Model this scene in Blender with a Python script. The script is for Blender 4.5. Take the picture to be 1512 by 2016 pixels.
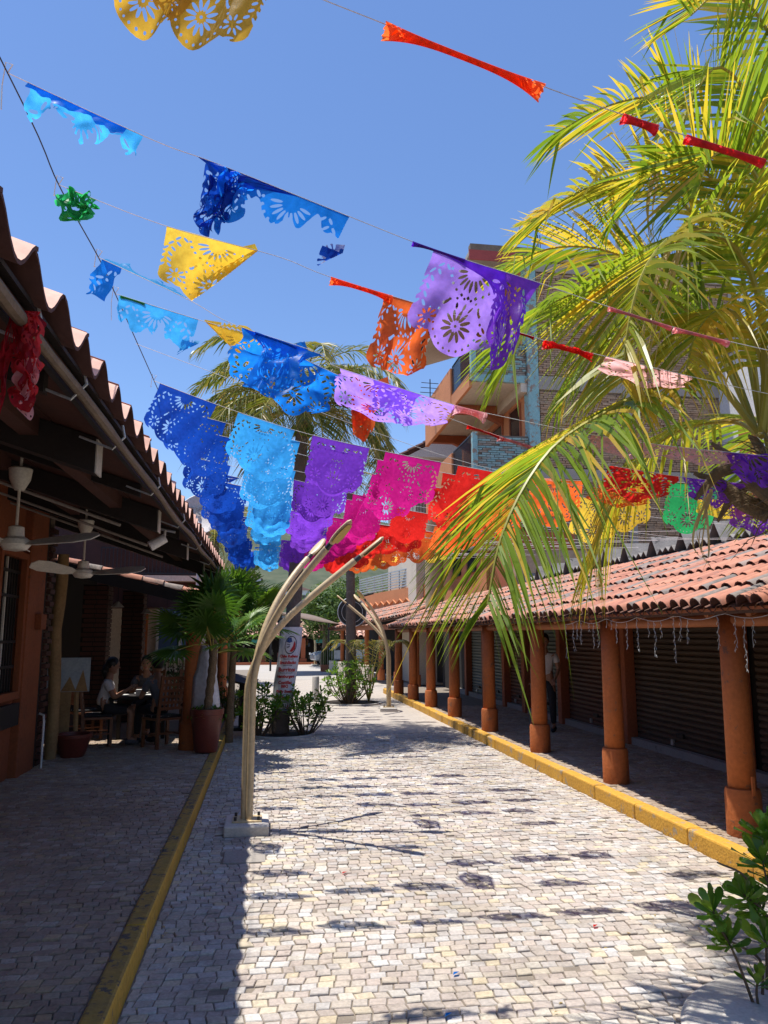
import bpy, bmesh, math, random
import numpy as np
from mathutils import Vector, Matrix, noise
R = math.radians
for o in list(bpy.data.objects): bpy.data.objects.remove(o)
SC = bpy.context.scene; COL = SC.collection
# ---------------------------------------------------------------- camera
YAW, PITCH, CH = R(8.53), R(9.08), 1.85
cam = bpy.data.objects.new('camera', bpy.data.cameras.new('camera')); COL.objects.link(cam)
cam.location = (0, 0, CH); cam.rotation_euler = (R(90) + PITCH, 0, -YAW)
cam.data.sensor_fit = 'HORIZONTAL'; cam.data.sensor_width = 36; cam.data.lens = 36 * 1514 / 1512
cam.data.clip_start = .05; cam.data.clip_end = 3000
SC.camera = cam
SC.render.resolution_x, SC.render.resolution_y = 768, 1024
# ---------------------------------------------------------------- sky, sun, exposure
SUN = Vector((.215, -.085, -1)).normalized()          # direction the light travels
W = bpy.data.worlds.new('World'); SC.world = W; W.use_nodes = True
nt = W.node_tree; sky = nt.nodes.new('ShaderNodeTexSky'); sky.sky_type = 'NISHITA'; sky.sun_disc = False
sky.sun_elevation = R(77.7); sky.sun_rotation = R(-90); sky.altitude = 0; sky.air_density = 1.25; sky.dust_density = 0.25; sky.ozone_density = 5.5
tint = nt.nodes.new('ShaderNodeMix'); tint.data_type = 'RGBA'; tint.blend_type = 'MULTIPLY'; tint.inputs[0].default_value = 1; tint.inputs[7].default_value = (.94, 1.0, 1.17, 1)   # clear deep blue air
nt.links.new(sky.outputs[0], tint.inputs[6]); nt.links.new(tint.outputs[2], nt.nodes['Background'].inputs[0]); nt.nodes['Background'].inputs[1].default_value = .106
sl = bpy.data.lights.new('sun', 'SUN'); sl.energy = 4.6; sl.angle = R(.53); sl.color = (1, .96, .89)
so = bpy.data.objects.new('sun', sl); COL.objects.link(so); so.rotation_euler = (-SUN).to_track_quat('Z', 'Y').to_euler(); so.location = (-6, 0, 30)
SC.view_settings.view_transform = 'Standard'; SC.view_settings.look = 'None'; SC.view_settings.gamma = 1
SC.view_settings.use_curve_mapping = False; SC.view_settings.exposure = .50
# ---------------------------------------------------------------- helpers
_ca, _sa, _cp, _sp = math.cos(YAW), math.sin(YAW), math.cos(PITCH), math.sin(PITCH)
_f = Vector((_sa * _cp, _ca * _cp, _sp)); _r = Vector((_ca, -_sa, 0)); _u = Vector((-_sa * _sp, -_ca * _sp, _cp))
def at(px, py, Y):                                   # survey point: sight line met at street distance Y
    d = _f + _r * ((px - 756) / 1514) + _u * ((1008 - py) / 1514)
    return Vector((0, 0, CH)) + d * (Y / d.y)
def seen(p):                                         # how large a metre shows there (0 = out of view)
    q = Vector(p) - Vector((0, 0, CH)); z = q.dot(_f)
    if z < .3: return 0
    x, y = 756 + 1514 * q.dot(_r) / z, 1008 - 1514 * q.dot(_u) / z
    return 1514 / z if -10 < x < 1522 and -10 < y < 2026 else 0

class MB:
    def __init__(s): s.v = []; s.f = []; s.a = []; s.rnd = 0.0
    def add(s, vs, fs, a=None):
        n = len(s.v); s.v += [tuple(p) for p in vs]; s.f += [tuple(i + n for i in f) for f in fs]
        s.a += [s.rnd if a is None else a] * len(fs); return s
    def box(s, x0, x1, y0, y1, z0, z1, M=None):
        vs = [Vector((x, y, z)) for z in (z0, z1) for y in (y0, y1) for x in (x0, x1)]
        if M: vs = [M @ p for p in vs]
        return s.add(vs, [(0, 2, 3, 1), (4, 5, 7, 6), (0, 1, 5, 4), (2, 6, 7, 3), (0, 4, 6, 2), (1, 3, 7, 5)])
    def bar(s, a, b, w, h=None, roll=0):             # rectangular bar between two points
        a, b = Vector(a), Vector(b); d = b - a; L = d.length
        M = Matrix.Translation(a) @ d.to_track_quat('Y', 'Z').to_matrix().to_4x4() @ Matrix.Rotation(roll, 4, 'Y')
        h = h or w; return s.box(-w / 2, w / 2, 0, L, -h / 2, h / 2, M)
    def tube(s, pts, rad, n=8, cap=True, sx=1, sy=1):
        pts = [Vector(p) for p in pts]; m = len(pts)
        if not hasattr(rad, '__len__'): rad = [rad] * m
        vs = []; ref = None
        for i, p in enumerate(pts):
            t = (pts[min(i + 1, m - 1)] - pts[max(i - 1, 0)])
            t = t.normalized() if t.length > 1e-9 else Vector((0, 0, 1))
            if ref is None: ref = Vector((0, 0, 1)) if abs(t.z) < .9 else Vector((1, 0, 0))
            a = (ref - t * ref.dot(t)).normalized(); b = t.cross(a); ref = a
            for k in range(n):
                an = 2 * math.pi * k / n; vs.append(p + (a * math.cos(an) * sx + b * math.sin(an) * sy) * rad[i])
        fs = [(i * n + k, i * n + (k + 1) % n, (i + 1) * n + (k + 1) % n, (i + 1) * n + k) for i in range(m - 1) for k in range(n)]
        if cap: fs += [tuple(range(n))[::-1], tuple(range((m - 1) * n, m * n))]
        return s.add(vs, fs)
    def lathe(s, prof, c=(0, 0, 0), n=20, cap=True):
        vs = [(c[0] + r * math.cos(2 * math.pi * k / n), c[1] + r * math.sin(2 * math.pi * k / n), c[2] + z) for r, z in prof for k in range(n)]
        m = len(prof); fs = [(i * n + k, i * n + (k + 1) % n, (i + 1) * n + (k + 1) % n, (i + 1) * n + k) for i in range(m - 1) for k in range(n)]
        if cap: fs += [tuple(range(n))[::-1], tuple(range((m - 1) * n, m * n))]
        return s.add(vs, fs)
    def ball(s, c, r, n=10, sc=(1, 1, 1)):
        prof = [(max(1e-4, math.sin(math.pi * i / n)) * r, -math.cos(math.pi * i / n) * r) for i in range(n + 1)]
        k = len(s.v); s.lathe(prof, (0, 0, 0), n + 4, False)
        for i in range(k, len(s.v)): p = s.v[i]; s.v[i] = (c[0] + p[0] * sc[0], c[1] + p[1] * sc[1], c[2] + p[2] * sc[2])
        return s
    def prism(s, poly, axis, a0, a1):                # 2-D outline extruded along x, y or z
        g = {'x': lambda p, t: (t, p[0], p[1]), 'y': lambda p, t: (p[0], t, p[1]), 'z': lambda p, t: (p[0], p[1], t)}[axis]
        n = len(poly); return s.add([g(p, a0) for p in poly] + [g(p, a1) for p in poly], [tuple(range(n)), tuple(range(n, 2 * n))[::-1]] + [(i, i + n, (i + 1) % n + n, (i + 1) % n) for i in range(n)])
    def mesh(s, name, smooth=False):
        me = bpy.data.meshes.new(name); me.from_pydata(s.v, [], s.f)
        at_ = me.attributes.new('rnd', 'FLOAT', 'FACE'); at_.data.foreach_set('value', np.array(s.a, dtype=np.float32))
        bm = bmesh.new(); bm.from_mesh(me); bmesh.ops.recalc_face_normals(bm, faces=bm.faces) if len(s.f) < 60000 and not getattr(s, 'open', False) else None
        bm.to_mesh(me); bm.free()
        if smooth: me.shade_smooth(); 
        return me
    def build(s, name, m, parent=None, smooth=False, bevel=0, label=None):
        o = link(name, s.mesh(name, smooth), m, parent)
        if smooth == 'auto': o.data.shade_smooth(); o.data.set_sharp_from_angle(angle=R(38))
        if bevel: b = o.modifiers.new('bevel', 'BEVEL'); b.width = bevel; b.segments = 2; b.limit_method = 'ANGLE'
        if label: o['label'] = label
        return o
def link(name, data, m=None, parent=None):
    o = bpy.data.objects.new(name, data); COL.objects.link(o)
    if m is not None and data is not None:
        if not data.materials: data.materials.append(m)
        elif data.materials[0] != m: o.material_slots[0].link = 'OBJECT'; o.material_slots[0].material = m
    if parent:
        o.parent = parent
        o.matrix_parent_inverse = Matrix.Identity(4)
    return o
def tag(o, label, cat, group=None):
    o['label'] = label; o['category'] = cat
    if group: o['group'] = group
    return o
def thing(name, label, cat, loc=(0, 0, 0), rz=0, group=None):
    o = bpy.data.objects.new(name, None); COL.objects.link(o); o.location = loc; o.rotation_euler = (0, 0, rz); o.empty_display_size = .2
    return tag(o, label, cat, group)
def struct(o): o['kind'] = 'structure'; return o
def stuff(o): o['kind'] = 'stuff'; return o
def copy_tree(o, parent=None):
    c = o.copy(); COL.objects.link(c); c.parent = parent
    for ch in o.children: copy_tree(ch, c)
    return c
# ---------------------------------------------------------------- materials
def newmat(name):
    m = bpy.data.materials.new(name); m.use_nodes = True; n = m.node_tree.nodes; return m, m.node_tree, n, m.node_tree.links, n['Principled BSDF']
def ramp(nt, fac, stops, const=False):
    r = nt.nodes.new('ShaderNodeValToRGB'); e = r.color_ramp.elements
    if const: r.color_ramp.interpolation = 'CONSTANT'
    while len(e) < len(stops): e.new(.5)
    for i, (p, c) in enumerate(stops): e[i].position = p; e[i].color = (*c, 1)
    nt.links.new(fac, r.inputs[0]); return r.outputs[0]
def tex(nt, kind, scale, vec=None, **kw):
    t = nt.nodes.new('ShaderNodeTex' + kind)
    if 'Scale' in t.inputs: t.inputs['Scale'].default_value = scale
    for k, v in kw.items(): t.inputs[k].default_value = v
    if vec is not None: nt.links.new(vec, t.inputs['Vector'])
    return t
def mathn(nt, op, a, b=None):
    n = nt.nodes.new('ShaderNodeMath'); n.operation = op
    for i, x in enumerate((a, b)):
        if x is None: continue
        if isinstance(x, (int, float)): n.inputs[i].default_value = x
        else: nt.links.new(x, n.inputs[i])
    return n.outputs[0]
def mixc(nt, fac, a, b, mode='MIX'):
    n = nt.nodes.new('ShaderNodeMix'); n.data_type = 'RGBA'; n.blend_type = mode
    for i, x in ((0, fac), (6, a), (7, b)):
        if isinstance(x, (int, float)): n.inputs[i].default_value = x
        elif isinstance(x, tuple): n.inputs[i].default_value = (*x, 1)
        else: nt.links.new(x, n.inputs[i])
    return n.outputs[2]
def rndfac(nt):                                       # a number per piece: attribute on joined pieces, object random on single ones
    a = nt.nodes.new('ShaderNodeAttribute'); a.attribute_name = 'rnd'; oi = nt.nodes.new('ShaderNodeObjectInfo')
    return mathn(nt, 'FRACT', mathn(nt, 'ADD', a.outputs['Fac'], oi.outputs['Random']))
def wpos(nt): return nt.nodes.new('ShaderNodeNewGeometry').outputs['Position']
def bump(nt, b, h, strength, dist=.01):
    n = nt.nodes.new('ShaderNodeBump'); n.inputs['Strength'].default_value = strength; n.inputs['Distance'].default_value = dist
    nt.links.new(h, n.inputs['Height']); nt.links.new(n.outputs[0], b.inputs['Normal'])
def surf(name, c1, c2=None, scale=6, rough=.7, bmp=.3, fine=60, spots=None, metal=0, spec=.4, dist=.006):
    m, nt, n, l, b = newmat(name); P = wpos(nt)
    c2 = c2 or tuple(x * .75 for x in c1)
    t = tex(nt, 'Noise', scale, P, Detail=6.0, Roughness=.6); f = tex(nt, 'Noise', fine, P, Detail=4.0)
    col = mixc(nt, ramp(nt, t.outputs[0], [(.35, (0, 0, 0)), (.68, (1, 1, 1))]), c1, c2)
    col = mixc(nt, .35, col, ramp(nt, f.outputs[0], [(.3, tuple(x * .6 for x in c1)), (.7, tuple(min(1, x * 1.25) for x in c1))]))
    if spots:
        s = tex(nt, 'Noise', spots[1], P, Detail=8.0, Roughness=.72)
        col = mixc(nt, ramp(nt, s.outputs[0], [(spots[2], (0, 0, 0)), (spots[2] + .05, (1, 1, 1))]), col, spots[0])
    l.new(col, b.inputs['Base Color']); b.inputs['Roughness'].default_value = rough; b.inputs['Metallic'].default_value = metal
    b.inputs['Specular IOR Level'].default_value = spec
    if bmp: bump(nt, b, f.outputs[0], bmp, dist)
    return m
def pieces_mat(name, stops, nscale=25, rough=.8, stain=None, bmp=.5, dist=.004, broad=None):
    m, nt, n, l, b = newmat(name); P = wpos(nt); rf = rndfac(nt)
    col = ramp(nt, rf, stops); t = tex(nt, 'Noise', nscale, P, Detail=6.0, Roughness=.65)
    col = mixc(nt, .55, col, mixc(nt, 1.0, col, ramp(nt, t.outputs[0], [(.25, (.45, .43, .42)), (.7, (1.25, 1.22, 1.2))]), 'MULTIPLY'))
    if broad:
        for sc_, lo_, hi_, d_ in broad:
            bn_ = tex(nt, 'Noise', sc_, P, Detail=5.0, Roughness=.6); col = mixc(nt, 1.0, col, ramp(nt, bn_.outputs[0], [(lo_, (d_, d_ * .985, d_ * .96)), (hi_, (1.04, 1.04, 1.04))]), 'MULTIPLY')
    if stain:
        s = tex(nt, 'Noise', stain[1], P, Detail=7.0, Roughness=.7)
        sf = mathn(nt, 'ADD', s.outputs[0], mathn(nt, 'MULTIPLY', mathn(nt, 'SUBTRACT', rf, .5), stain[3]))
        col = mixc(nt, mathn(nt, 'MULTIPLY', ramp(nt, sf, [(stain[2], (0, 0, 0)), (stain[2] + .12, (1, 1, 1))]), .85), col, stain[0])
    l.new(col, b.inputs['Base Color']); b.inputs['Roughness'].default_value = rough; bump(nt, b, t.outputs[0], bmp, dist); return m
def leafmat(name, stops, trans=.45, rough=.4, nscale=3):
    m, nt, n, l, b = newmat(name); rf = rndfac(nt)
    t = tex(nt, 'Noise', nscale, wpos(nt), Detail=3.0)
    fac = mathn(nt, 'ADD', mathn(nt, 'MULTIPLY', rf, .75), mathn(nt, 'MULTIPLY', mathn(nt, 'SUBTRACT', t.outputs[0], .3), .6))
    col = ramp(nt, fac, stops); l.new(col, b.inputs['Base Color']); b.inputs['Roughness'].default_value = rough; b.inputs['Specular IOR Level'].default_value = .35
    tr = n.new('ShaderNodeBsdfTranslucent'); l.new(mixc(nt, 1.0, col, (1.35, 1.3, .6), 'MULTIPLY'), tr.inputs[0])
    mx = n.new('ShaderNodeMixShader'); mx.inputs[0].default_value = trans
    l.new(b.outputs[0], mx.inputs[1]); l.new(tr.outputs[0], mx.inputs[2]); l.new(mx.outputs[0], n['Material Output'].inputs[0]); return m
def plastic(name, c, alpha=.04):                      # thin coloured film of the cut flags
    m, nt, n, l, b = newmat(name); t = tex(nt, 'Noise', 38, wpos(nt), Detail=3.0)
    col = mixc(nt, ramp(nt, t.outputs[0], [(.3, (0, 0, 0)), (.7, (1, 1, 1))]), tuple(x * .86 for x in c), tuple(min(1, x * 1.12 + .004) for x in c))
    l.new(col, b.inputs['Base Color']); b.inputs['Roughness'].default_value = .42; b.inputs['Specular IOR Level'].default_value = .3
    bump(nt, b, t.outputs[0], .2, .008)
    tr = n.new('ShaderNodeBsdfTranslucent'); l.new(mixc(nt, 1.0, col, (1.12, 1.12, 1.12), 'MULTIPLY'), tr.inputs[0])
    tp = n.new('ShaderNodeBsdfTransparent'); tp.inputs[0].default_value = (*[min(1, x * 1.1 + .05) for x in c], 1)
    m1 = n.new('ShaderNodeMixShader'); m1.inputs[0].default_value = .72; m2 = n.new('ShaderNodeMixShader'); m2.inputs[0].default_value = alpha
    l.new(b.outputs[0], m1.inputs[1]); l.new(tr.outputs[0], m1.inputs[2]); l.new(m1.outputs[0], m2.inputs[1]); l.new(tp.outputs[0], m2.inputs[2]); l.new(m2.outputs[0], n['Material Output'].inputs[0]); return m
M = {}
SETT = [(0, (.39, .345, .30)), (.2, (.45, .385, .34)), (.38, (.49, .43, .355)), (.52, (.42, .38, .345)), (.66, (.49, .475, .455)), (.8, (.54, .46, .32)), (.9, (.56, .55, .53)), (1, (.41, .345, .30))]
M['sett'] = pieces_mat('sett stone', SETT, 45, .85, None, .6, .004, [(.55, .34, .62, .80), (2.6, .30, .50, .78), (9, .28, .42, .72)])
M['sett_terrace'] = pieces_mat('shade toned sett stone', [(p, (c[0] * .80, c[1] * .69, c[2] * .59)) for p, c in SETT], 45, .88, None, .6, .004, [(.55, .34, .62, .80), (2.6, .30, .50, .78), (9, .28, .42, .72)])  # darker stone, with part of the roof shade put into its colour
def paving_mat():                                     # far paving, joints too fine to build
    m, nt, n, l, b = newmat('far paving'); P = wpos(nt)
    br = tex(nt, 'Brick', 1, P); br.inputs['Brick Width'].default_value = .09; br.inputs['Row Height'].default_value = .076; br.inputs['Mortar Size'].default_value = .005
    br.inputs['Color1'].default_value = (.49, .43, .37, 1); br.inputs['Color2'].default_value = (.43, .385, .34, 1); br.inputs['Mortar'].default_value = (.24, .205, .17, 1)
    t = tex(nt, 'Noise', 1.3, P, Detail=6.0); t2 = tex(nt, 'Noise', 14, P, Detail=5.0)
    col = mixc(nt, 1.0, br.outputs[0], ramp(nt, t.outputs[0], [(.3, (.8, .79, .78)), (.7, (1.1, 1.08, 1.05))]), 'MULTIPLY')
    col = mixc(nt, .4, col, ramp(nt, t2.outputs[0], [(.3, (.33, .285, .245)), (.7, (.50, .45, .39))]))
    l.new(col, b.inputs['Base Color']); b.inputs['Roughness'].default_value = .85; bump(nt, b, t2.outputs[0], .5); return m
M['paving'] = paving_mat()
M['joint'] = surf('joint sand', (.25, .21, .165), (.16, .13, .105), 9, .95, .6, 120)
M['kerb'] = surf('yellow kerb paint', (.62, .335, .042), (.50, .25, .03), 3, .7, .6, 35, ((.33, .26, .17), 6, .57), dist=.012)
M['kerb_old'] = surf('worn yellow kerb paint', (.62, .36, .045), (.50, .28, .035), 4, .75, .6, 30, ((.22, .16, .09), 9, .60), dist=.012)
M['kerb_top'] = surf('trodden kerb top', (.42, .26, .05), (.24, .16, .065), 5, .85, .6, 30, ((.11, .09, .07), 11, .54), dist=.012)
M['tile'] = pieces_mat('roof tile clay', [(0, (.46, .19, .115)), (.3, (.52, .235, .15)), (.5, (.39, .155, .10)), (.64, (.46, .235, .165)), (.76, (.29, .235, .20)), (.88, (.215, .185, .165)), (1, (.36, .28, .235))], 9, .85, ((.13, .115, .10), 6, .57, .28), .6, .01)
M['tile_new'] = pieces_mat('pink clay tile', [(0, (.62, .36, .26)), (.5, (.68, .40, .30)), (1, (.56, .30, .22))], 8, .75, ((.30, .17, .13), 6, .64, .1), .4, .006)
M['tile_under'] = surf('shade darkened tile underside', (.115, .05, .042), (.07, .033, .03), 5, .85, .3, 40)  # clay darkened for shade under tiles and in hollows, plus dirt on ends
M['pan'] = surf('pan tile clay', (.20, .10, .07), (.11, .07, .055), 5, .9, .6, 30)
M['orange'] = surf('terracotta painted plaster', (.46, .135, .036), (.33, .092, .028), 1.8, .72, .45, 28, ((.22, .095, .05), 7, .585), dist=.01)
M['orange_left'] = surf('shade darkened orange wall', (.27, .075, .025), (.19, .055, .02), 1.8, .75, .4, 30, ((.12, .05, .025), 5, .62))  # orange of the left wall darkened to stand for shade under the roof
M['orange_wall'] = surf('orange plaster', (.60, .235, .095), (.50, .185, .075), 1.2, .8, .3, 25, ((.34, .15, .08), 3, .66))
M['orange_dark'] = surf('dark orange trim', (.40, .12, .05), (.33, .095, .04), 2, .8, .3, 25)
M['cream'] = surf('cream plaster', (.66, .57, .45), (.56, .47, .36), 1.2, .85, .3, 20, ((.36, .29, .22), 3, .66))
M['tan'] = surf('tan plaster', (.50, .37, .22), (.42, .31, .19), 1, .85, .3, 20)
M['white'] = surf('white plaster', (.74, .73, .71), (.62, .61, .60), 1.2, .85, .3, 20, ((.42, .40, .38), 2.5, .66))
M['turq'] = surf('peeling turquoise paint', (.22, .42, .43), (.30, .46, .45), 3, .85, .5, 25, ((.27, .20, .15), 5, .52))
M['turq_brick'] = pieces_mat('turquoise brick', [(0, (.20, .36, .36)), (.5, (.28, .43, .42)), (.7, (.26, .24, .20)), (1, (.33, .30, .25))], 8, .9, ((.20, .15, .11), 4, .52, .2), .8, .01)
M['brick'] = pieces_mat('raw brick', [(0, (.34, .22, .14)), (.35, (.42, .28, .175)), (.6, (.36, .255, .17)), (.8, (.47, .325, .21)), (1, (.27, .17, .115))], 9, .95, ((.17, .125, .09), 3, .62, .2), .8, .012)
M['mortar'] = surf('mortar', (.20, .155, .115), (.13, .10, .08), 3, .95, .7, 40, dist=.015)
M['concrete'] = surf('grey concrete', (.36, .325, .285), (.27, .24, .21), 2, .9, .5, 40, ((.17, .15, .13), 4, .62))
M['concrete_pale'] = surf('pale concrete', (.58, .54, .48), (.50, .46, .41), 3, .85, .3, 60)
M['asbestos'] = surf('weathered corrugated cement', (.30, .27, .24), (.17, .15, .135), 5, .95, .6, 40, ((.08, .075, .07), 4, .58))
M['darkwood'] = surf('dark stained beam', (.020, .015, .013), (.012, .009, .009), 4, .65, .4, 50)
M['redwood'] = surf('red brown boarding', (.085, .030, .020), (.045, .018, .013), 3, .7, .4, 40)
M['chairwood'] = surf('brown varnished wood', (.20, .075, .032), (.12, .042, .02), 6, .45, .2, 50)
M['beamorange'] = surf('orange brown painted timber', (.36, .12, .042), (.27, .085, .03), 5, .65, .35, 40)
M['bamboo'] = surf('weathered pole', (.20, .15, .105), (.11, .08, .06), 8, .75, .5, 60)
M['post'] = surf('rough yellowish wood post', (.32, .20, .085), (.20, .12, .05), 4, .8, .6, 30)
M['lampcream'] = surf('cream lamp paint', (.58, .44, .25), (.52, .39, .22), 3, .42, .12, 30, ((.24, .16, .09), 9, .72))
M['lens'] = surf('yellowed lamp lens', (.52, .37, .06), (.43, .31, .05), 20, .3, .1, 80)
M['collar'] = surf('dark lamp collar', (.035, .037, .042), None, 10, .45, .1)
M['iron'] = surf('black iron', (.018, .018, .02), None, 10, .5, .1)
M['metal'] = surf('galvanised metal', (.55, .57, .60), (.46, .48, .50), 6, .4, .1, 40, None, .6)
M['shutter_green'] = surf('grey green shutter', (.135, .165, .14), (.10, .125, .11), 2, .5, .15, 30)
M['shutter_brown'] = surf('brown shutter', (.14, .062, .038), (.10, .045, .03), 2, .55, .15, 30)
M['shutter_dark'] = surf('dark brown shutter', (.085, .055, .036), (.065, .043, .03), 2, .55, .15, 30)
M['fan'] = surf('off white fan', (.66, .62, .53), None, 5, .4, .05)
M['whiteplastic'] = surf('white plastic', (.72, .71, .68), None, 5, .4, .05)
M['banner'] = surf('white vinyl banner', (.74, .73, .76), (.68, .67, .70), 3, .45, .1, 20)
M['red_ink'] = surf('red print', (.55, .025, .03), None, 5, .5, 0)
M['black_ink'] = surf('dark print', (.02, .02, .035), None, 5, .5, 0)
M['grey_ink'] = surf('grey print', (.24, .25, .28), None, 5, .5, 0)
M['blue_ink'] = surf('blue print', (.05, .10, .30), None, 5, .5, 0)
M['dish'] = surf('pale dish', (.60, .56, .55), (.54, .50, .49), 3, .55, .1, 30)
M['pot'] = surf('dull red glazed pot', (.17, .038, .026), (.12, .028, .02), 4, .4, .15, 40)
M['clay'] = surf('terracotta pot', (.38, .16, .09), (.30, .12, .07), 6, .8, .3, 40)
M['soil'] = surf('dark soil', (.04, .028, .02), None, 12, .95, .8, 40)
M['string'] = surf('white string', (.72, .70, .66), None, 20, .8, 0)
M['wire'] = surf('dark cable', (.02, .022, .03), None, 20, .5, 0)
M['glass'] = surf('dark window glass', (.02, .024, .028), None, 5, .12, 0, spec=.6)
M['darkroom'] = surf('shade dark interior wall', (.020, .016, .014), (.013, .011, .010), 2, .9, .2)  # near black colour stands in for deep shade indoors
M['bluewin'] = surf('blue curtain', (.08, .14, .25), None, 4, .6, .1)
M['trunk'] = surf('palm bark', (.16, .125, .10), (.09, .07, .058), 3, .95, .8, 22, ((.28, .23, .19), 5, .62), dist=.02)
M['fibre'] = surf('palm fibre', (.21, .145, .08), (.11, .075, .045), 14, .95, .8, 60, dist=.02)
M['bark'] = surf('shrub stem', (.15, .105, .065), (.09, .06, .04), 12, .9, .5, 60)
M['rachis'] = leafmat('frond rib', [(0, (.34, .33, .06)), (.6, (.44, .36, .06)), (1, (.50, .34, .08))], .15, .45)
M['frond'] = leafmat('palm leaflets', [(0, (.13, .22, .025)), (.30, (.21, .31, .034)), (.52, (.31, .365, .042)), (.70, (.46, .42, .055)), (.85, (.62, .44, .06)), (1, (.56, .40, .13))], .55, .36)
M['frond_dry'] = leafmat('dry palm leaflets', [(0, (.42, .32, .14)), (.5, (.52, .40, .20)), (1, (.36, .25, .12))], .35, .6)
M['frond_far'] = leafmat('palm leaflets far', [(0, (.07, .10, .022)), (.4, (.13, .165, .035)), (.65, (.24, .23, .06)), (.85, (.40, .31, .12)), (1, (.46, .37, .20))], .4, .4)
M['fanleaf'] = leafmat('fan palm leaf', [(0, (.035, .10, .016)), (.5, (.08, .185, .025)), (1, (.17, .28, .04))], .4, .4)
M['shrub'] = leafmat('glossy shrub leaf', [(0, (.055, .145, .016)), (.4, (.11, .24, .025)), (.75, (.20, .33, .04)), (1, (.34, .41, .075))], .35, .28)
M['shrub_dark'] = leafmat('dark shrub leaf', [(0, (.015, .045, .01)), (.5, (.035, .085, .016)), (1, (.08, .14, .03))], .35, .4)
M['tree'] = leafmat('broad tree leaf', [(0, (.04, .08, .018)), (.5, (.08, .14, .03)), (1, (.16, .22, .05))], .35, .5)
M['hill'] = surf('wooded hillside', (.042, .062, .03), (.12, .12, .07), .16, .95, .5, .7, ((.30, .27, .21), .12, .66))
M['sail'] = surf('brown shade cloth', (.20, .145, .11), None, 3, .8, .1)
M['carpaint'] = surf('silver blue car paint', (.36, .41, .46), None, 3, .25, 0, metal=.4)
M['tyre'] = surf('tyre', (.02, .02, .02), None, 10, .8, .2)
M['skin'] = surf('skin', (.34, .17, .105), (.30, .15, .09), 8, .5, .05)
M['hair'] = surf('black hair', (.012, .01, .009), None, 30, .45, .3, 90)
M['shirt_white'] = surf('white cloth', (.66, .62, .62), None, 8, .8, .2)
M['shirt_grey'] = surf('grey cloth', (.14, .15, .18), None, 8, .8, .2)
M['shirt_dark'] = surf('dark patterned cloth', (.06, .06, .07), (.16, .16, .17), 22, .8, .2)
M['trousers'] = surf('dark cloth', (.022, .022, .028), None, 8, .85, .2)
M['cushion'] = surf('black and white cushion', (.02, .02, .022), (.02, .02, .022), 9, .85, .2, 40, ((.5, .5, .5), 16, .58))
M['paintsky'] = surf('painted sky', (.28, .34, .38), (.42, .46, .47), 6, .6, .1, 30)
M['goods'] = pieces_mat('souvenir goods', [(0, (.30, .04, .03)), (.2, (.42, .40, .36)), (.4, (.05, .10, .16)), (.6, (.36, .22, .06)), (.8, (.10, .22, .20)), (1, (.45, .12, .10))], 12)
M['teal'] = surf('teal awning', (.05, .30, .27), None, 3, .7, .1)
M['bulb'] = surf('white fairy light cable', (.55, .56, .55), None, 10, .5, 0)
FLAGC = dict(blue=(.006, .065, .42), azure=(.010, .22, .76), cyan=(.05, .42, .86), purple=(.23, .055, .60), lilac=(.42, .24, .86), magenta=(.66, .012, .24), red=(.72, .022, .016), orange=(.90, .155, .028), amber=(.84, .33, .03),
             yellow=(.95, .62, .06), yellow_shaded=(.60, .36, .035), green=(.03, .42, .12), pink=(.80, .42, .42), rose=(.70, .06, .07), crimson=(.40, .018, .03))  # the golden tone is yellow film with its shaded side painted in
for k_, c_ in FLAGC.items(): M['flag_' + k_] = plastic('cut film ' + k_, c_)
# ================================================================ THE SETTING
random.seed(3); rng = np.random.default_rng(5)
def plate(name, x0, x1, y0, y1, z, m):
    mb = MB(); nx, ny = 2, 2; mb.add([(x0, y0, z), (x1, y0, z), (x1, y1, z), (x0, y1, z)], [(0, 1, 2, 3)]); return struct(mb.build(name, m))
ground = plate('ground', -400, 400, -60, 900, -.045, M['paving'])
street = plate('street', -.68, 3.75, -3, 15.0, -.009, M['joint'])
far_street = plate('far_street', -.66, 3.75, 15.0, 60, -.001, M['paving'])
cross_street = plate('cross_street', -40, 40, 33, 49.0, .003, surf('pale road', (.42, .385, .34), (.36, .33, .295), .8, .9, .4, 12))
terrace = MB().box(-9, -.80, -3, 40, -.04, .118).build('terrace', M['joint']); struct(terrace)
pavement = MB().box(3.9, 9, -3, 26, -.04, .118).build('pavement', M['joint']); struct(pavement)

def sett_quads(x0, x1, y0, y1):
    rh, w0 = .076, .089; out = []; j = 0; y = y0
    while y + rh <= y1 + .001:
        n = int((x1 - x0) / w0) + 6; ws = w0 * (1 + .065 * rng.standard_normal(n + 1)); xs = np.concatenate(([x0], x0 + np.cumsum(ws) - ws[0] * (.1 + .5 * rng.random())))
        xs = np.clip(xs, x0, x1); sk0 = .004 * rng.standard_normal(len(xs)); sk1 = sk0 + .009 * (1 if rng.random() > .5 else -1) + .004 * rng.standard_normal(len(xs))
        wy = .0018 * rng.standard_normal(len(xs))
        for i in range(len(xs) - 1):
            if xs[i + 1] - xs[i] < .02: continue
            g = .0034
            out.append(((max(xs[i] + sk0[i], x0) + g, y + g + wy[i]), (min(xs[i + 1] + sk0[i + 1], x1) - g, y + g + wy[i + 1]), (min(xs[i + 1] + sk1[i + 1], x1) - g, y + rh - g + wy[i + 1]), (max(xs[i] + sk1[i], x0) + g, y + rh - g + wy[i])))
        y += rh; j += 1
    return out
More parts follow.
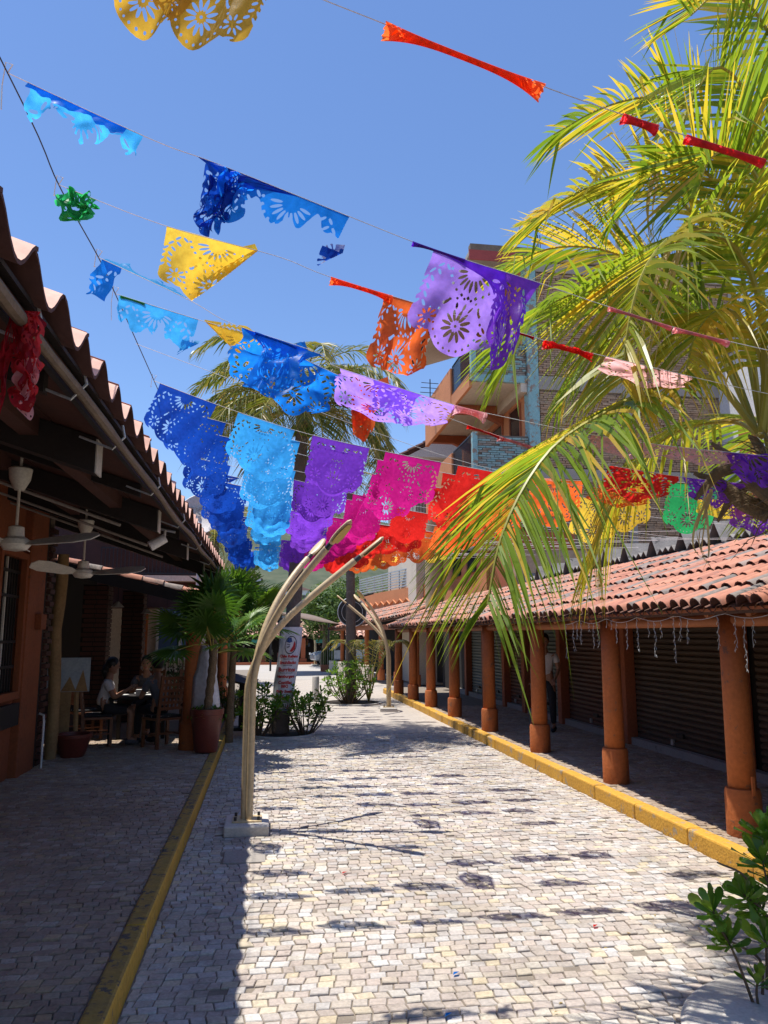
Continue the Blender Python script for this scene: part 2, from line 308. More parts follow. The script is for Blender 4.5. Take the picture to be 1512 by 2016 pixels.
def sett_geo(mb, q, z, a):
    cx, cy = sum(p[0] for p in q) / 4, sum(p[1] for p in q) / 4; dz = .003 * random.gauss(0, 1) - (.008 if random.random() < .012 else 0); tx, ty = random.gauss(0, .02), random.gauss(0, .025)
    k = .89
    top = [(cx + (p[0] - cx) * .925, cy + (p[1] - cy) * k, z + dz + tx * (p[0] - cx) + ty * (p[1] - cy)) for p in q]
    mid = [(p[0], p[1], z - .0045 + dz + tx * (p[0] - cx) + ty * (p[1] - cy)) for p in q]
    bot = [(p[0], p[1], z - .022) for p in q]
    mb.add(top + mid + bot, [(0, 1, 2, 3)] + [(i + 4, (i + 1) % 4 + 4, (i + 1) % 4, i) for i in range(4)] + [(i + 8, (i + 1) % 4 + 8, (i + 1) % 4 + 4, i + 4) for i in range(4)], a)
def pave(parent, regions, z, nsingle, skip=None, mt='sett'):
    qs = [q for r in regions for q in sett_quads(*r)]
    if skip: qs = [q for q in qs if not skip(sum(p[0] for p in q) / 4, sum(p[1] for p in q) / 4)]
    sz = [seen((q[0][0], q[0][1], z)) for q in qs]; order = sorted(range(len(qs)), key=lambda i: -sz[i])
    big = MB(); big.open = True
    for r, i in enumerate(order):
        a = random.random()
        if r < nsingle and sz[i] > 0:
            mb = MB(); mb.open = True; sett_geo(mb, qs[i], z, a); o = mb.build('sett', M[mt], parent)
        else: sett_geo(big, qs[i], z, a)
    stuff(big.build('setts', M[mt], parent))
def skip_street(x, y):
    return (-.40 < x < .06 and 7.62 < y < 8.2) or (-.33 < x < .04 and 6.78 < y < 7.18) or ((x - 2.73) ** 2 + (y - 3.37) ** 2 < .65)
pave(street, [(-.672, 3.742, 2.6, 15.0)], 0, 300, skip_street)
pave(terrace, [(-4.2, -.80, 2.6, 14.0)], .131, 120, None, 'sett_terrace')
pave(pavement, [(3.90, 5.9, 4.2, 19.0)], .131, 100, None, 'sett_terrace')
# right kerb, block by block
kr = struct(link('kerb', None)); kl = kr
def kerb_run(name, X0, X1, ys, mat, h, top=None):
    root = bpy.data.objects.new(name, None); COL.objects.link(root); struct(root)
    for a, b in zip(ys[:-1], ys[1:]):
        g = .004; mb = MB(); dx = random.gauss(0, .004); dz = random.gauss(0, .003)
        mb.box(X0 + dx, X1 + dx, a + g, b - g, -.03, h + dz)
        o = mb.build('kerb_block', mat, root, bevel=.018)
        if top:
            o.data.materials.append(top)
            for p in o.data.polygons:
                if p.normal.z > .9: p.material_index = 1
    return root
bpy.data.objects.remove(kr)
ys = [-2.0]
while ys[-1] < 14: ys.append(ys[-1] + .98 + random.uniform(-.04, .04))
while ys[-1] < 25: ys.append(ys[-1] + .62 + random.uniform(-.08, .08))
kerb_run('kerb', 3.745, 3.895, ys, M['kerb'], .15)
ys = [-2.0]
while ys[-1] < 21: ys.append(ys[-1] + 2.4 + random.uniform(-.3, .3))
kerb_run('kerb', -.795, -.675, ys, M['kerb_old'], .145, M['kerb_top'])
# lamp footing slab and patch let into the paving
slab = MB().box(-.32, .03, 6.80, 7.16, -.02, .003).build('paving_slab', M['concrete'], street, bevel=.006)
# hills behind the town
def hills():
    mb = MB(); nx, ny = 70, 16; mb.open = True; vs = []
    for j in range(ny):
        for i in range(nx):
            x = -330 + 660 * i / (nx - 1); y = 150 + 420 * j / (ny - 1); t = j / (ny - 1)
            h = (46 * math.exp(-((x + 60) / 150) ** 2) + 34 * math.exp(-((x - 150) / 120) ** 2) + 12) * min(1, t * 2.2) ** 1.1 + 5 * noise.noise((x * .03, y * .03, 1)) * min(1, t * 3)
            vs.append((x, y, h - 1 + 1.6 * noise.noise((x * .22, y * .22, 7))))
    mb.add(vs, [(j * nx + i, j * nx + i + 1, (j + 1) * nx + i + 1, (j + 1) * nx + i) for j in range(ny - 1) for i in range(nx - 1)])
    o = mb.build('hills', M['hill'], smooth=True); struct(o)
hills()

# ---------------------------------------------------------------- clay barrel tiles
def barrel(L, r0, r1, up=True, n=7, th=.012):
    mb = MB(); mb.open = True; vs = []; s = 1 if up else -1
    for y, r in ((0, r0), (L, r1)):
        for rr in (r, r - th):
            for k in range(n): a = math.pi * k / (n - 1); vs.append((rr * math.cos(a), y, s * rr * math.sin(a) * .92))
    I = lambda e, w, k: (e * 2 + w) * n + k
    fs = []
    for k in range(n - 1):
        fs += [(I(0, 0, k), I(0, 0, k + 1), I(1, 0, k + 1), I(1, 0, k)), (I(0, 1, k), I(1, 1, k), I(1, 1, k + 1), I(0, 1, k + 1)), (I(0, 0, k), I(0, 1, k), I(0, 1, k + 1), I(0, 0, k + 1))]
    mb.add(vs, fs); return mb
def tiled_roof(parent, e0, e1, up, pitch, exp, rows, r, mat, nsingle, jit=1.0, name='roof_tile', pan=True):
    # e0-e1 = eave line, up = vector up the slope for the whole roof
    e0, e1, up = Vector(e0), Vector(e1), Vector(up); al = e1 - e0; n = int(al.length / pitch); al.normalize(); ud = up.normalized(); nn = al.cross(ud)
    if nn.z < 0: nn = -nn
    base = Matrix((al, ud, nn)).transposed()
    tiles = []
    for i in range(n):
        wob = random.gauss(0, .008) * jit
        for j in range(rows):
            p = e0 + al * (i + .5) * pitch + ud * (j * exp - .05 + random.gauss(0, .012) * jit) + nn * (.012 + .010 * (j % 2)) + al * (wob + random.gauss(0, .006) * jit)
            rot = base @ Matrix.Rotation(random.gauss(0, .03) * jit, 3, 'Z') @ Matrix.Rotation(-.035 + random.gauss(0, .012) * jit, 3, 'X')
            tiles.append((p, rot, random.random()))
    tm = barrel(exp * 1.16, r, r * .84)
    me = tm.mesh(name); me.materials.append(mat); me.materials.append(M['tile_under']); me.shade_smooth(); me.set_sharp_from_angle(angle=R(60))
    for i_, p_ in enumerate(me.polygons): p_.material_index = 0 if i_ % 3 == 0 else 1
    tiles.sort(key=lambda t: -seen(t[0])); big = MB(); big.open = True
    for k, (p, rot, a) in enumerate(tiles):
        if k < nsingle and seen(p): o = link(name, me, mat, parent); o.matrix_local = Matrix.Translation(p) @ rot.to_4x4()
        else: big.add([p + rot @ Vector(v) for v in tm.v], tm.f, a)
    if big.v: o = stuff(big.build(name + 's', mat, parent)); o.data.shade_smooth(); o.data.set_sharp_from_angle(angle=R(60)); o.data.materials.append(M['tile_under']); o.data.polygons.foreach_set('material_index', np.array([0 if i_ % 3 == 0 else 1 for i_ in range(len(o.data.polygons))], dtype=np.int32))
    if pan:
        pm = MB(); pm.open = True; prof = []; m = n * 6 + 1
        vs = [e0 + al * (k / 6 * pitch) + nn * (-.035 + .03 * math.cos(2 * math.pi * k / 6 + math.pi) * -1) + up * t for t in (0, 1) for k in range(m)]
        pm.add([v - ud * .02 for v in vs], [(k, k + 1, m + k + 1, m + k) for k in range(m - 1)])
        pm.build('pan_tiles', M['pan'], parent)
        # deck below
        dk = MB(); a, b = e0 - nn * .075 + ud * .05, e1 - nn * .075 + ud * .05; c, d = b + up, a + up
        dk.add([a, b, c, d] + [q - nn * .03 for q in (a, b, c, d)], [(0, 1, 2, 3), (7, 6, 5, 4), (0, 4, 5, 1), (1, 5, 6, 2), (2, 6, 7, 3), (3, 7, 4, 0)]); dk.build('roof_deck', M['redwood'], parent)

# ================================================================ RIGHT ARCADE
arc = thing('shop_arcade', 'long low shop arcade with clay tiled lean-to roof, terracotta columns and closed shutters', 'building', (0, 0, 0))
colX = lambda y: 4.13 - .016 * (y - 8)
tiled_roof(arc, (3.70, 2.2, 2.10), (3.66, 23.6, 2.10), (2.36, 0, .95), .178, .335, 7, .083, M['tile'], 300)
MB().prism([(3.72, 2.02), (6.1, 2.98), (6.1, 3.02), (3.72, 2.06)], 'y', -12, 2.2).build('roof_deck', M['redwood'], arc)
ysC = [1.6, 4.05, 6.5, 8.95, 11.42, 13.95, 16.45, 18.7, 20.85, 23.0]
cm = MB().lathe([(.118, .40), (.112, 1.2), (.108, 1.90)], n=20); cme = cm.mesh('column', True)
bm_ = MB().lathe([(.148, 0), (.152, .02), (.150, .36), (.140, .40), (.12, .405)], n=20); bme = bm_.mesh('column_base')
bme.shade_smooth(); bme.set_sharp_from_angle(angle=R(40))
for y in ysC:
    c = link('column', cme, M['orange'], arc); c.location = (colX(y), y, .125); b = link('column_base', bme, M['orange'], c); b.location = (0, 0, 0)
    if y == 6.5: MB().box(-.012, .012, -.17, -.15, .36, .52).build('iron_stub', M['orange'], c)
for a, b in zip(ysC[:-1], ysC[1:]):                    # round eave beams, one per bay
    MB().tube([(colX(a), a - .14, 1.985), (colX((a + b) / 2), (a + b) / 2, 1.99), (colX(b), b + .10, 1.985)], [.062, .068, .062], 10).build('eave_beam', M['beamorange'], arc, smooth='auto')
y = 2.6; rm = MB().tube([(0, 0, 0), (2.15, 0, .87)], .042, 8).mesh('rafter')
while y < 23.4:
    o = link('rafter', rm, M['beamorange'], arc); o.location = (3.82, y + random.uniform(-.05, .05), 2.035); y += .62
MB().box(3.70, 3.73, 2.2, 23.5, 2.045, 2.07).build('eave_batten', M['beamorange'], arc)
# back wall with shutters
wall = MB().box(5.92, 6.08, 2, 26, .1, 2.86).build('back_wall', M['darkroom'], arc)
MB().box(5.78, 5.92, 2, 24, .1, .24).build('wall_plinth', M['concrete'], arc)
MB().box(5.80, 5.92, 2, 24, 2.25, 3.0).build('lintel', M['redwood'], arc)
sm = MB().prism([(0, .0), (-.028, .02), (-.028, .055), (0, .08)], 'y', 0, 1); sme = sm.mesh('slat')
def shutter(y0, y1, mat):
    fr = MB().box(5.90, 5.905, y0, y1, .24, 2.28).build('shutter', mat, arc)
    z = .25
    while z < 2.2: s_ = link('slat', sme, mat, fr); s_.location = (5.895, y0, z); s_.scale = (1, y1 - y0, 1); z += .082
    MB().box(5.84, 5.88, (y0 + y1) / 2 - .09, (y0 + y1) / 2 + .09, .40, .46).build('pull_handle', M['iron'], fr); MB().box(5.845, 5.875, (y0 + y1) / 2 + .2, (y0 + y1) / 2 + .26, .27, .35).build('padlock', M['metal'], fr)
    MB().box(5.84, 5.90, y0 - .05, y0, .24, 2.3).build('shutter_guide', M['redwood'], fr)
for y0, y1, mt in ((3.6, 6.2, 'shutter_dark'), (6.45, 8.75, 'shutter_dark'), (9.25, 11.9, 'shutter_dark'), (12.2, 14.7, 'shutter_brown'), (15.0, 16.9, 'shutter_green'), (17.2, 18.4, 'shutter_brown'), (18.7, 20.2, 'shutter_green'), (20.5, 22.0, 'shutter_green')):
    shutter(y0, y1, M[mt])
for y in (6.33, 9.0, 12.05, 14.85, 17.05, 18.55, 20.35, 22.2): MB().box(5.72, 5.90, y - .1, y + .1, .13, 2.6).build('wall_pier', M['orange_dark'], arc, bevel=.01)
# hanging fairy lights on the near bays
fl = thing('fairy_lights', 'white icicle fairy lights hanging along the near arcade eave', 'lights')
pts = [Vector((3.74, 5.2 + i * .12, 2.03 - .05 * abs(math.sin(i * .5)))) for i in range(36)]
MB().tube(pts, .0025, 5).build('cable', M['bulb'], fl)
for i in range(0, 36, 1):
    if i in (8, 9, 20) or i % 4 == 2: continue
    L = random.choice((.10, .16, .22, .28, .34, .42)); mb = MB(); p = pts[i]
    pl = [p + Vector((.01 * random.gauss(0, 1) * t, .012 * random.gauss(0, 1), -L * t)) for t in (0, .25, .5, .75, 1)]
    mb.tube(pl, .002, 4)
    for t in range(int(L / .035)):
        q = p + Vector((0, 0, -L * (t + .5) / int(L / .035))); s = 1 if t % 2 else -1; mb.tube([q, q + Vector((0, .014 * s, -.012)), q + Vector((0, .018 * s, -.026))], .0024, 4)
    mb.build('drop_strand', M['bulb'], fl)
# folded corrugated cement roof behind the arcade
cr = thing('corrugated_roof', 'grey weathered corrugated cement roof with tall ridges behind the clay tiles', 'roof')
prof = [(0, .10), (.10, .33), (.34, 0), (.43, .11), (.52, .02), (.61, .10), (.70, .02), (.78, .09), (.86, 0)]
prof = [(0, 0), (.17, .31), (.36, .02), (.45, .11), (.54, .03), (.63, .10), (.72, .03), (.80, .09), (.90, 0)]
smb = MB(); smb.open = True; k = len(prof)
smb.add([(0, y, z) for y, z in prof] + [(3.2, y, z + .08) for y, z in prof] + [(0, y, z - .014) for y, z in prof] + [(3.2, y, z + .066) for y, z in prof],
        [(i, i + 1, k + i + 1, k + i) for i in range(k - 1)] + [(2 * k + i + 1, 2 * k + i, 3 * k + i, 3 * k + i + 1) for i in range(k - 1)] + [(i, 2 * k + i, 2 * k + i + 1, i + 1) for i in range(k - 1)])
sme2 = smb.mesh('roof_sheet')
for i in range(19): o = link('roof_sheet', sme2, M['asbestos'], cr); o.location = (6.12 + random.gauss(0, .02), 4.2 + i * .905, 3.11 + random.gauss(0, .006)); o.rotation_euler = (random.gauss(0, .008), 0, 0)
MB().box(6.25, 9.0, 4.3, 21.3, 2.2, 3.08).build('wall', M['darkroom'], cr)
MB().box(6.15, 6.2, 4.2, 21.3, 2.95, 3.10).build('ledge', M['concrete'], cr)

# ================================================================ APARTMENT BLOCK
apt = thing('apartment_block', 'four storey orange apartment block with bare brick end wall and turquoise corner', 'building', (0, 0, 0))
AY, AX = 20.0, 7.1
def brickwall(parent, x0, x1, z0, z1, y, mat, nsingle, rag=.02, name='brick'):
    bw, bh = .25, .064; qs = []; z = z0; j = 0
    while z + bh < z1:
        x = x0 - (bw / 2 if j % 2 else 0) + random.uniform(-.02, .02)
        while x < x1:
            a, b = max(x, x0) + .008, min(x + bw * random.uniform(.9, 1.06), x1) - .008
            if b - a > .05: qs.append((a, b, z + .006, z + bh - .007, abs(random.gauss(0, rag)) if random.random() > .04 else -.03))
            x = b + .008
        z += bh; j += 1
    qs.sort(key=lambda q: -seen(((q[0] + q[1]) / 2, y, q[2])) if not (z0 > 1e9) else 0)
    big = MB(); big.open = True
    for k, (a, b, c, d, p) in enumerate(qs):
        yy = y - .012 - p; vs = [(a, yy, c), (b, yy, c + random.gauss(0, .003)), (b, yy, d), (a, yy, d), (a, y + .03, c), (b, y + .03, c), (b, y + .03, d), (a, y + .03, d)]
        fs = [(0, 1, 2, 3), (0, 4, 5, 1), (1, 5, 6, 2), (2, 6, 7, 3), (3, 7, 4, 0)]
        if k < nsingle and seen((a, y, c)): m1 = MB(); m1.open = True; m1.add(vs, fs, 0); m1.build(name, mat, parent)
        else: big.add(vs, fs, random.random())
    stuff(big.build(name + 's', mat, parent))
MB().box(AX + .3, 13.6, AY + .02, 27.5, 0, 12.55).build('wall_core', M['mortar'], apt)
brickwall(apt, AX + .32, 13.5, 3.2, 6.1, AY, M['brick'], 90)
brickwall(apt, AX + .32, 13.5, 6.45, 8.65, AY, M['brick'], 120)
brickwall(apt, AX + .32, 13.5, 9.1, 12.2, AY, M['brick'], 90)
for z0, z1 in ((6.12, 6.42), (8.68, 9.08), (12.22, 12.5)): MB().box(AX + .3, 13.55, AY - .05, AY + .06, z0, z1).build('concrete_band', M['concrete'], apt, bevel=.01)
for x in (9.9, 13.4): MB().box(x, x + .24, AY - .06, AY + .05, 3, 12.2).build('concrete_post', M['concrete'], apt)
MB().box(AX - .02, AX + .30, AY - .07, AY + .3, 3, 12.5).build('corner_pilaster', M['turq'], apt, bevel=.01)
MB().box(AX, AX + .3, AY + .3, 27.5, 0, 12.5).build('street_wall', M['orange_wall'], apt)
MB().box(5.45, 13.7, AY - .12, 27.6, 12.56, 12.72).build('roof_slab', M['concrete'], apt, bevel=.02)
MB().box(5.43, 7.3, AY - .14, AY - .11, 12.40, 12.70).build('red_fascia', surf('red fascia', (.38, .07, .06), None, 3, .7, .2), apt)
MB().box(5.5, 13.6, AY - .02, AY + .2, 12.73, 12.95).build('parapet_brick', M['mortar'], apt)
for x in (7.6, 9.2, 10.3, 11.8, 12.9):
    mb = MB(); h = random.uniform(.4, .8)
    for dx in (-.06, 0, .06): mb.tube([(x + dx, AY + .15, 12.9), (x + dx + random.gauss(0, .03), AY + .15, 12.95 + h)], .012, 5)
    mb.build('rebar', M['iron'], apt)
MB().tube([(10.1, AY + .2, 12.9), (10.1, AY + .2, 15.2)], .07, 8).build('roof_pole', M['concrete'], apt)
def opening(parent, x, y0, y1, z0, z1):
    w = MB().box(x - .02, x - .012, y0, y1, z0, z1).build('window', M['glass'], parent)
    mb = MB(); f = .06
    for a in ((y0 - f, y0, z0 - f, z1 + f), (y1, y1 + f, z0 - f, z1 + f), (y0, y1, z1, z1 + f), (y0, y1, z0 - f, z0)): mb.box(x - .05, x - .004, a[0], a[1], a[2], a[3])
    mb.build('frame', M['orange_dark'], w); return w
def railing(parent, p0, p1, h, sp=.12, mat='iron'):
    p0, p1 = Vector(p0), Vector(p1); mb = MB(); n = max(2, int((p1 - p0).length / sp))
    for z in (.06, h): mb.bar(p0 + Vector((0, 0, z)), p1 + Vector((0, 0, z)), .035)
    root = mb.build('railing', M[mat], parent)
    bme_ = MB().box(-.01, .01, -.01, .01, .06, h).mesh('baluster')
    for i in range(n + 1): o = link('baluster', bme_, M[mat], root); o.location = p0.lerp(p1, i / n)
for zs, nm in ((9.02, 'upper'), (6.32, 'lower')):
    sl_ = MB().prism([(AX, zs - .42), (AX, zs), (5.50, zs), (5.50, zs - .14), (6.9, zs - .14), (6.9, zs - .42)], 'y', AY + .02, 26.2).build('balcony_slab', M['cream'], apt)
    pr = MB().box(5.48, AX - .02, AY, AY + .12, zs - .16, zs + .05).build('balcony_edge', M['turq'], apt)
    brickwall(apt, 5.50, AX - .03, zs + .05, zs + .98, AY + .04, M['turq_brick'], 40, .012)
    MB().box(5.52, AX, AY + .05, AY + .14, zs + .0, zs + 1.0).build('parapet_core', M['mortar'], apt)
    MB().box(5.46, 5.60, AY - .03, AY + .16, zs - .1, zs + 1.06).build('balcony_corner_post', M['turq'], apt, bevel=.01)
    MB().box(5.44, 5.52, AY + .16, AY + 2.3, zs - .30, zs + .10).build('balcony_kerb', M['orange_wall'], apt)
    railing(apt, (5.48, AY + .18, zs + .10), (5.48, AY + 2.25, zs + .10), .92)
    MB().box(5.42, 5.54, AY + 2.3, 26.2, zs - .55, zs + 1.0).build('balcony_parapet', M['orange_wall'], apt, bevel=.01)
    for yy in (AY + 2.3, 26.0):
        MB().prism([(5.5, zs - .15), (AX, zs - .15), (AX, zs - .75), (6.4, zs - .42), (5.5, zs - .42)], 'y', yy, yy + .22).build('bracket', M['orange_dark'], apt)
    opening(apt, AX, AY + .7, AY + 1.6, zs, zs + 2.1); opening(apt, AX, AY + 2.4, AY + 3.6, zs + .7, zs + 2.0); opening(apt, AX, AY + 4.4, AY + 5.4, zs, zs + 2.1)
# sloping tiled hood over the upper balcony
hd = MB().prism([(AX, 12.3), (AX, 12.55), (5.15, 11.75), (5.15, 11.62)], 'y', AY + 2.1, 27).build('balcony_hood', M['cream'], apt)
tiled_roof(apt, (5.10, AY + 2.1, 11.76), (5.10, 27, 11.76), (1.95, 0, .80), .2, .34, 6, .09, surf('dark roof tile', (.12, .045, .035), (.07, .035, .03), 6, .85, .4), 0, 1, 'hood_tile', False)
# television aerial
ta = thing('television_aerial', 'spindly rod television aerial standing beside the orange balcony', 'aerial', (4.95, 24.2, 0))
ta.location = (5.25, 24.5, 0)
mb = MB(); mb.tube([(0, 0, 8.9), (0, 0, 10.4)], .018, 6); mb.build('mast', M['iron'], ta)
for i in range(7): MB().tube([(-.42 + .02 * i, 0, 9.25 + i * .17), (.42 - .02 * i, .05, 9.25 + i * .17)], .012, 5).build('rod', M['iron'], ta)
MB().tube([(0, 0, 8.95), (.3, .1, 8.75)], .02, 6).build('bracket', M['iron'], ta)
# ground storeys in front: orange wall, tan pillar
low = thing('orange_shop_house', 'two storey orange plastered shop house with rounded tan corner pillar', 'building')
MB().box(5.95, 7.0, 20.6, 26.0, 2.6, 5.6).build('wall', M['orange_wall'], low)
MB().lathe([(.30, 2.45), (.30, 5.6)], (5.35, 24.6, 0), 20).build('corner_pillar', M['tan'], low, smooth='auto')
for y0 in (21.6, 23.4):
    w = MB().box(5.925, 5.935, y0, y0 + .9, 3.7, 4.9).build('window', M['glass'], low); railing(w, (5.90, y0, 3.62), (5.90, y0 + .9, 3.62), 1.2, .1)
MB().box(6.0, 7.6, 18.3, 20.4, 2.4, 4.4).build('side_wall', M['orange_dark'], low)
MB().box(5.9, 13.5, 17.9, 18.1, 3.0, 3.9).build('rear_wall', M['brick'], low)
# tall white block far right
wb = thing('white_block', 'tall white plastered block partly hidden behind the coconut palm crown', 'building')
MB().box(12.9, 17, 18.2, 26, 0, 9.8).build('wall', M['white'], wb); MB().box(12.7, 12.9, 18.4, 18.9, 0, 7.6).build('drain_pier', M['orange_dark'], wb)
MB().box(12.8, 17.1, 18.1, 26.1, 9.8, 9.95).build('roof_slab', M['concrete'], wb)
for z in (5.6, 8.0): w = MB().box(13.5, 14.5, 18.17, 18.19, z, z + 1.1).build('window', M['glass'], wb)
# older house behind the apartments
oh = thing('old_house', 'pale weathered house with dark tiled roof behind the orange apartments', 'building')
MB().box(5.6, 9.5, 29.0, 36, 0, 8.8).build('wall', M['cream'], oh); 
MB().prism([(5.2, 8.7), (7.4, 9.9), (9.8, 8.7)], 'y', 28.7, 36.2).build('gable', M['white'], oh)
tiled_roof(oh, (5.0, 28.6, 8.75), (5.0, 36.3, 8.75), (2.4, 0, 1.3), .21, .36, 7, .095, bpy.data.materials['dark roof tile'], 0, 1, 'roof_tile', False)
railing(oh, (5.35, 28.95, 6.3), (7.2, 28.95, 6.3), 1.0); MB().box(5.3, 7.3, 28.6, 29, 6.1, 6.3).build('balcony_slab', M['cream'], oh)

# ================================================================ SECOND ARCADE AND UPPER TERRACE, FARTHER UP THE STREET
ar2 = thing('far_arcade', 'farther tiled arcade with orange upper wall and white railed roof terrace', 'building')
e0, e1 = Vector((4.85, 25.8, 2.55)), Vector((2.95, 38, 2.12)); al = (e1 - e0).normalized(); sd = Vector((-al.y, al.x, 0)) * -1
tiled_roof(ar2, e0, e1, sd * 1.5 + Vector((0, 0, .72)), .2, .34, 5, .09, M['tile'], 60)
for i in range(6):
    p = e0.lerp(e1, (i + .3) / 6) + sd * .35; MB().lathe([(.15, .1), (.15, .5), (.10, .5), (.10, 2.25)], (p.x, p.y, 0), 14).build('column', M['orange'], ar2, smooth='auto')
def along(t, off, z): p = e0.lerp(e1, t) + sd * off; return Vector((p.x, p.y, z))
def slabwall(name, o0, o1, z0, z1, mat, t0=0, t1=1, par=ar2):
    mb = MB(); vs = [along(t, o, z) for z in (z0, z1) for t, o in ((t0, o0), (t1, o0), (t1, o1), (t0, o1))]
    mb.add(vs, [(3, 2, 1, 0), (4, 5, 6, 7), (0, 1, 5, 4), (1, 2, 6, 5), (2, 3, 7, 6), (3, 0, 4, 7)]); return mb.build(name, mat, par)
slabwall('shop_front', 2.0, 2.2, .1, 3.1, M['darkroom']); slabwall('upper_wall', 1.5, 1.9, 2.95, 3.75, M['orange_wall']); slabwall('beam', .25, .45, 2.05, 2.25, M['beamorange'])
for i in range(7):                                         # scrolled trim on the upper wall
    pts = [along((i + k / 8) / 7 * .98 + .01, 1.46, 3.15 + .16 * math.sin(k / 8 * math.pi * 2) ** 2) for k in range(9)]; MB().tube(pts, .035, 6).build('scroll_trim', M['orange_wall'], ar2)
rl = MB()
for t in [i / 10 for i in range(11)]: rl.bar(along(t, 1.6, 3.75), along(t, 1.6, 4.55), .05)
rt = rl.build('terrace_railing', M['metal'], ar2)
for k in range(7): MB().bar(along(0, 1.58, 3.85 + k * .115), along(1, 1.58, 3.85 + k * .115), .05, .045).build('rail', M['metal'], rt)
slabwall('upper_house', 4.0, 7.5, 3.0, 6.2, M['white'], .55, 1.0); w_ = slabwall('upper_window', 3.95, 4.0, 4.2, 5.3, M['glass'], .62, .70)
slabwall('low_wall', .05, .30, .05, .62, M['cream'], .45, 1.0)
# round hanging sign
rs = thing('round_sign', 'round black hanging sign with pale ring beside the palm trunk', 'sign', at(693, 1205, 29.5))
MB().tube([(0, -.05, 0), (0, .05, 0)], .56, 32).build('disc', M['iron'], rs)
for rr, w in ((.55, .035), (.40, .02)): MB().tube([(rr * math.cos(a), -.055, rr * math.sin(a)) for a in [i * math.pi / 20 for i in range(41)]], w / 2, 6, False).build('ring', M['metal'], rs)
mb = MB()
for a in range(5): mb.tube([(-.16 + .05 * a, -.06, -.12 + .02 * a), (-.05 + .05 * a, -.06, .15 - .02 * a)], .014, 5)
mb.build('emblem', M['metal'], rs); MB().bar((0, 0, .5), (.9, .6, .75), .06).build('arm', M['iron'], rs)
# cross-street shops far behind
mk = thing('souvenir_market', 'low tiled market hall of souvenir stalls across the far street', 'building')
tiled_roof(mk, (-14, 50.0, 1.72), (12, 50.0, 1.72), (0, 2.4, .85), .36, .5, 5, .17, M['tile_new'], 0, .3)
for x in [-13 + i * 2.55 for i in range(11)]: MB().box(x - .14, x + .14, 50.2, 50.45, 0, 1.7).build('pillar', M['orange_dark'], mk); MB().box(x - .22, x + .22, 50.1, 50.5, 0, .35).build('pillar_base', M['orange_dark'], mk)
MB().box(-14, 12, 53, 53.2, 0, 3).build('back_wall', M['darkroom'], mk); MB().box(-14, 12, 49.6, 50.05, 0, .14).build('step', M['orange_dark'], mk)
for x in range(-13, 12, 2): MB().box(x, x + 1.3, 50.5, 50.54, 1.34, 1.56).build('awning_strip', M['teal'] if x % 4 else M['whiteplastic'], mk)
stalls = MB()
for i in range(200):
    x, y, z, s = random.uniform(-13, 8), random.uniform(50.9, 52.4), random.uniform(.05, 1.45), random.uniform(.06, .17); stalls.rnd = random.random(); stalls.box(x, x + s, y, y + s, z, z + s * random.uniform(1, 2))
stuff(tag(stalls.build('souvenirs', M['goods']), 'crowded souvenirs heaped and hung in the dim market stalls', 'souvenirs'))
ups = thing('upper_building', 'plain pale building rising over the market roof', 'building'); MB().box(-9, 6, 54, 60, 0, 3.2).build('wall', M['white'], ups); MB().box(-9.2, 6.2, 53.8, 60.2, 3.2, 3.35).build('roof_slab', M['concrete'], ups)
ss = thing('shade_sail', 'brown shade sail stretched over the junction', 'awning'); mb = MB(); a, b, c, d = Vector((.6, 36, 2.85)), Vector((3.6, 36.6, 2.35)), Vector((3.2, 41, 2.5)), Vector((.2, 41, 3.0))
vs = []
for j in range(7):
    for i in range(9): s, t = i / 8, j / 6; p = a.lerp(b, s).lerp(d.lerp(c, s), t); vs.append(p + Vector((0, 0, .25 * math.sin(math.pi * s) * math.sin(math.pi * t) - .08 * math.sin(math.pi * s) * (1 - t))))
mb.add(vs, [(j * 9 + i, j * 9 + i + 1, (j + 1) * 9 + i + 1, (j + 1) * 9 + i) for j in range(6) for i in range(8)]); mb.open = True
o = mb.build('cloth', M['sail'], ss, smooth=True); sd_ = o.modifiers.new('thick', 'SOLIDIFY'); sd_.thickness = .02
for p in (a, b, c, d): MB().tube([(p.x, p.y, 0), p], .05, 8).build('pole', M['iron'], ss)
# ================================================================ LEFT RESTAURANT
rest = thing('restaurant', 'open fronted restaurant with moulded clay tile eave over dark rafters', 'building')
EX, EZ, SL = -.755, 2.965, .325                            # eave line and roof slope (rise to the left)
def rz_(x): return EZ + (EX - x) * SL
# moulded S tiles
stm = MB(); n = 12; L = .46; th = .016; vs = []
for e, x in ((0, 0), (1, -L)):
    for w in (0, 1):
        for k in range(n + 1):
            t = k / n; z = .066 * math.cos(2 * math.pi * t) * (1 if math.cos(2 * math.pi * t) > 0 else .85); vs.append((x, -.1775 + .362 * t, z - w * th + e * L * SL * 1.0))
I = lambda e, w, k: (e * 2 + w) * (n + 1) + k
fs = []
for k in range(n): fs += [(I(0, 0, k), I(0, 0, k + 1), I(1, 0, k + 1), I(1, 0, k)), (I(0, 1, k), I(1, 1, k), I(1, 1, k + 1), I(0, 1, k + 1)), (I(0, 0, k), I(0, 1, k), I(0, 1, k + 1), I(0, 0, k + 1))]
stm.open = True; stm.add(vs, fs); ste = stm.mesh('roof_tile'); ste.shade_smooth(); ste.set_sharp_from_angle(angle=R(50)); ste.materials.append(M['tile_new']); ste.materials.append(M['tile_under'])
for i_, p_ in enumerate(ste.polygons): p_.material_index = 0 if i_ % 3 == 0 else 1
PH = 2.42 - .1725
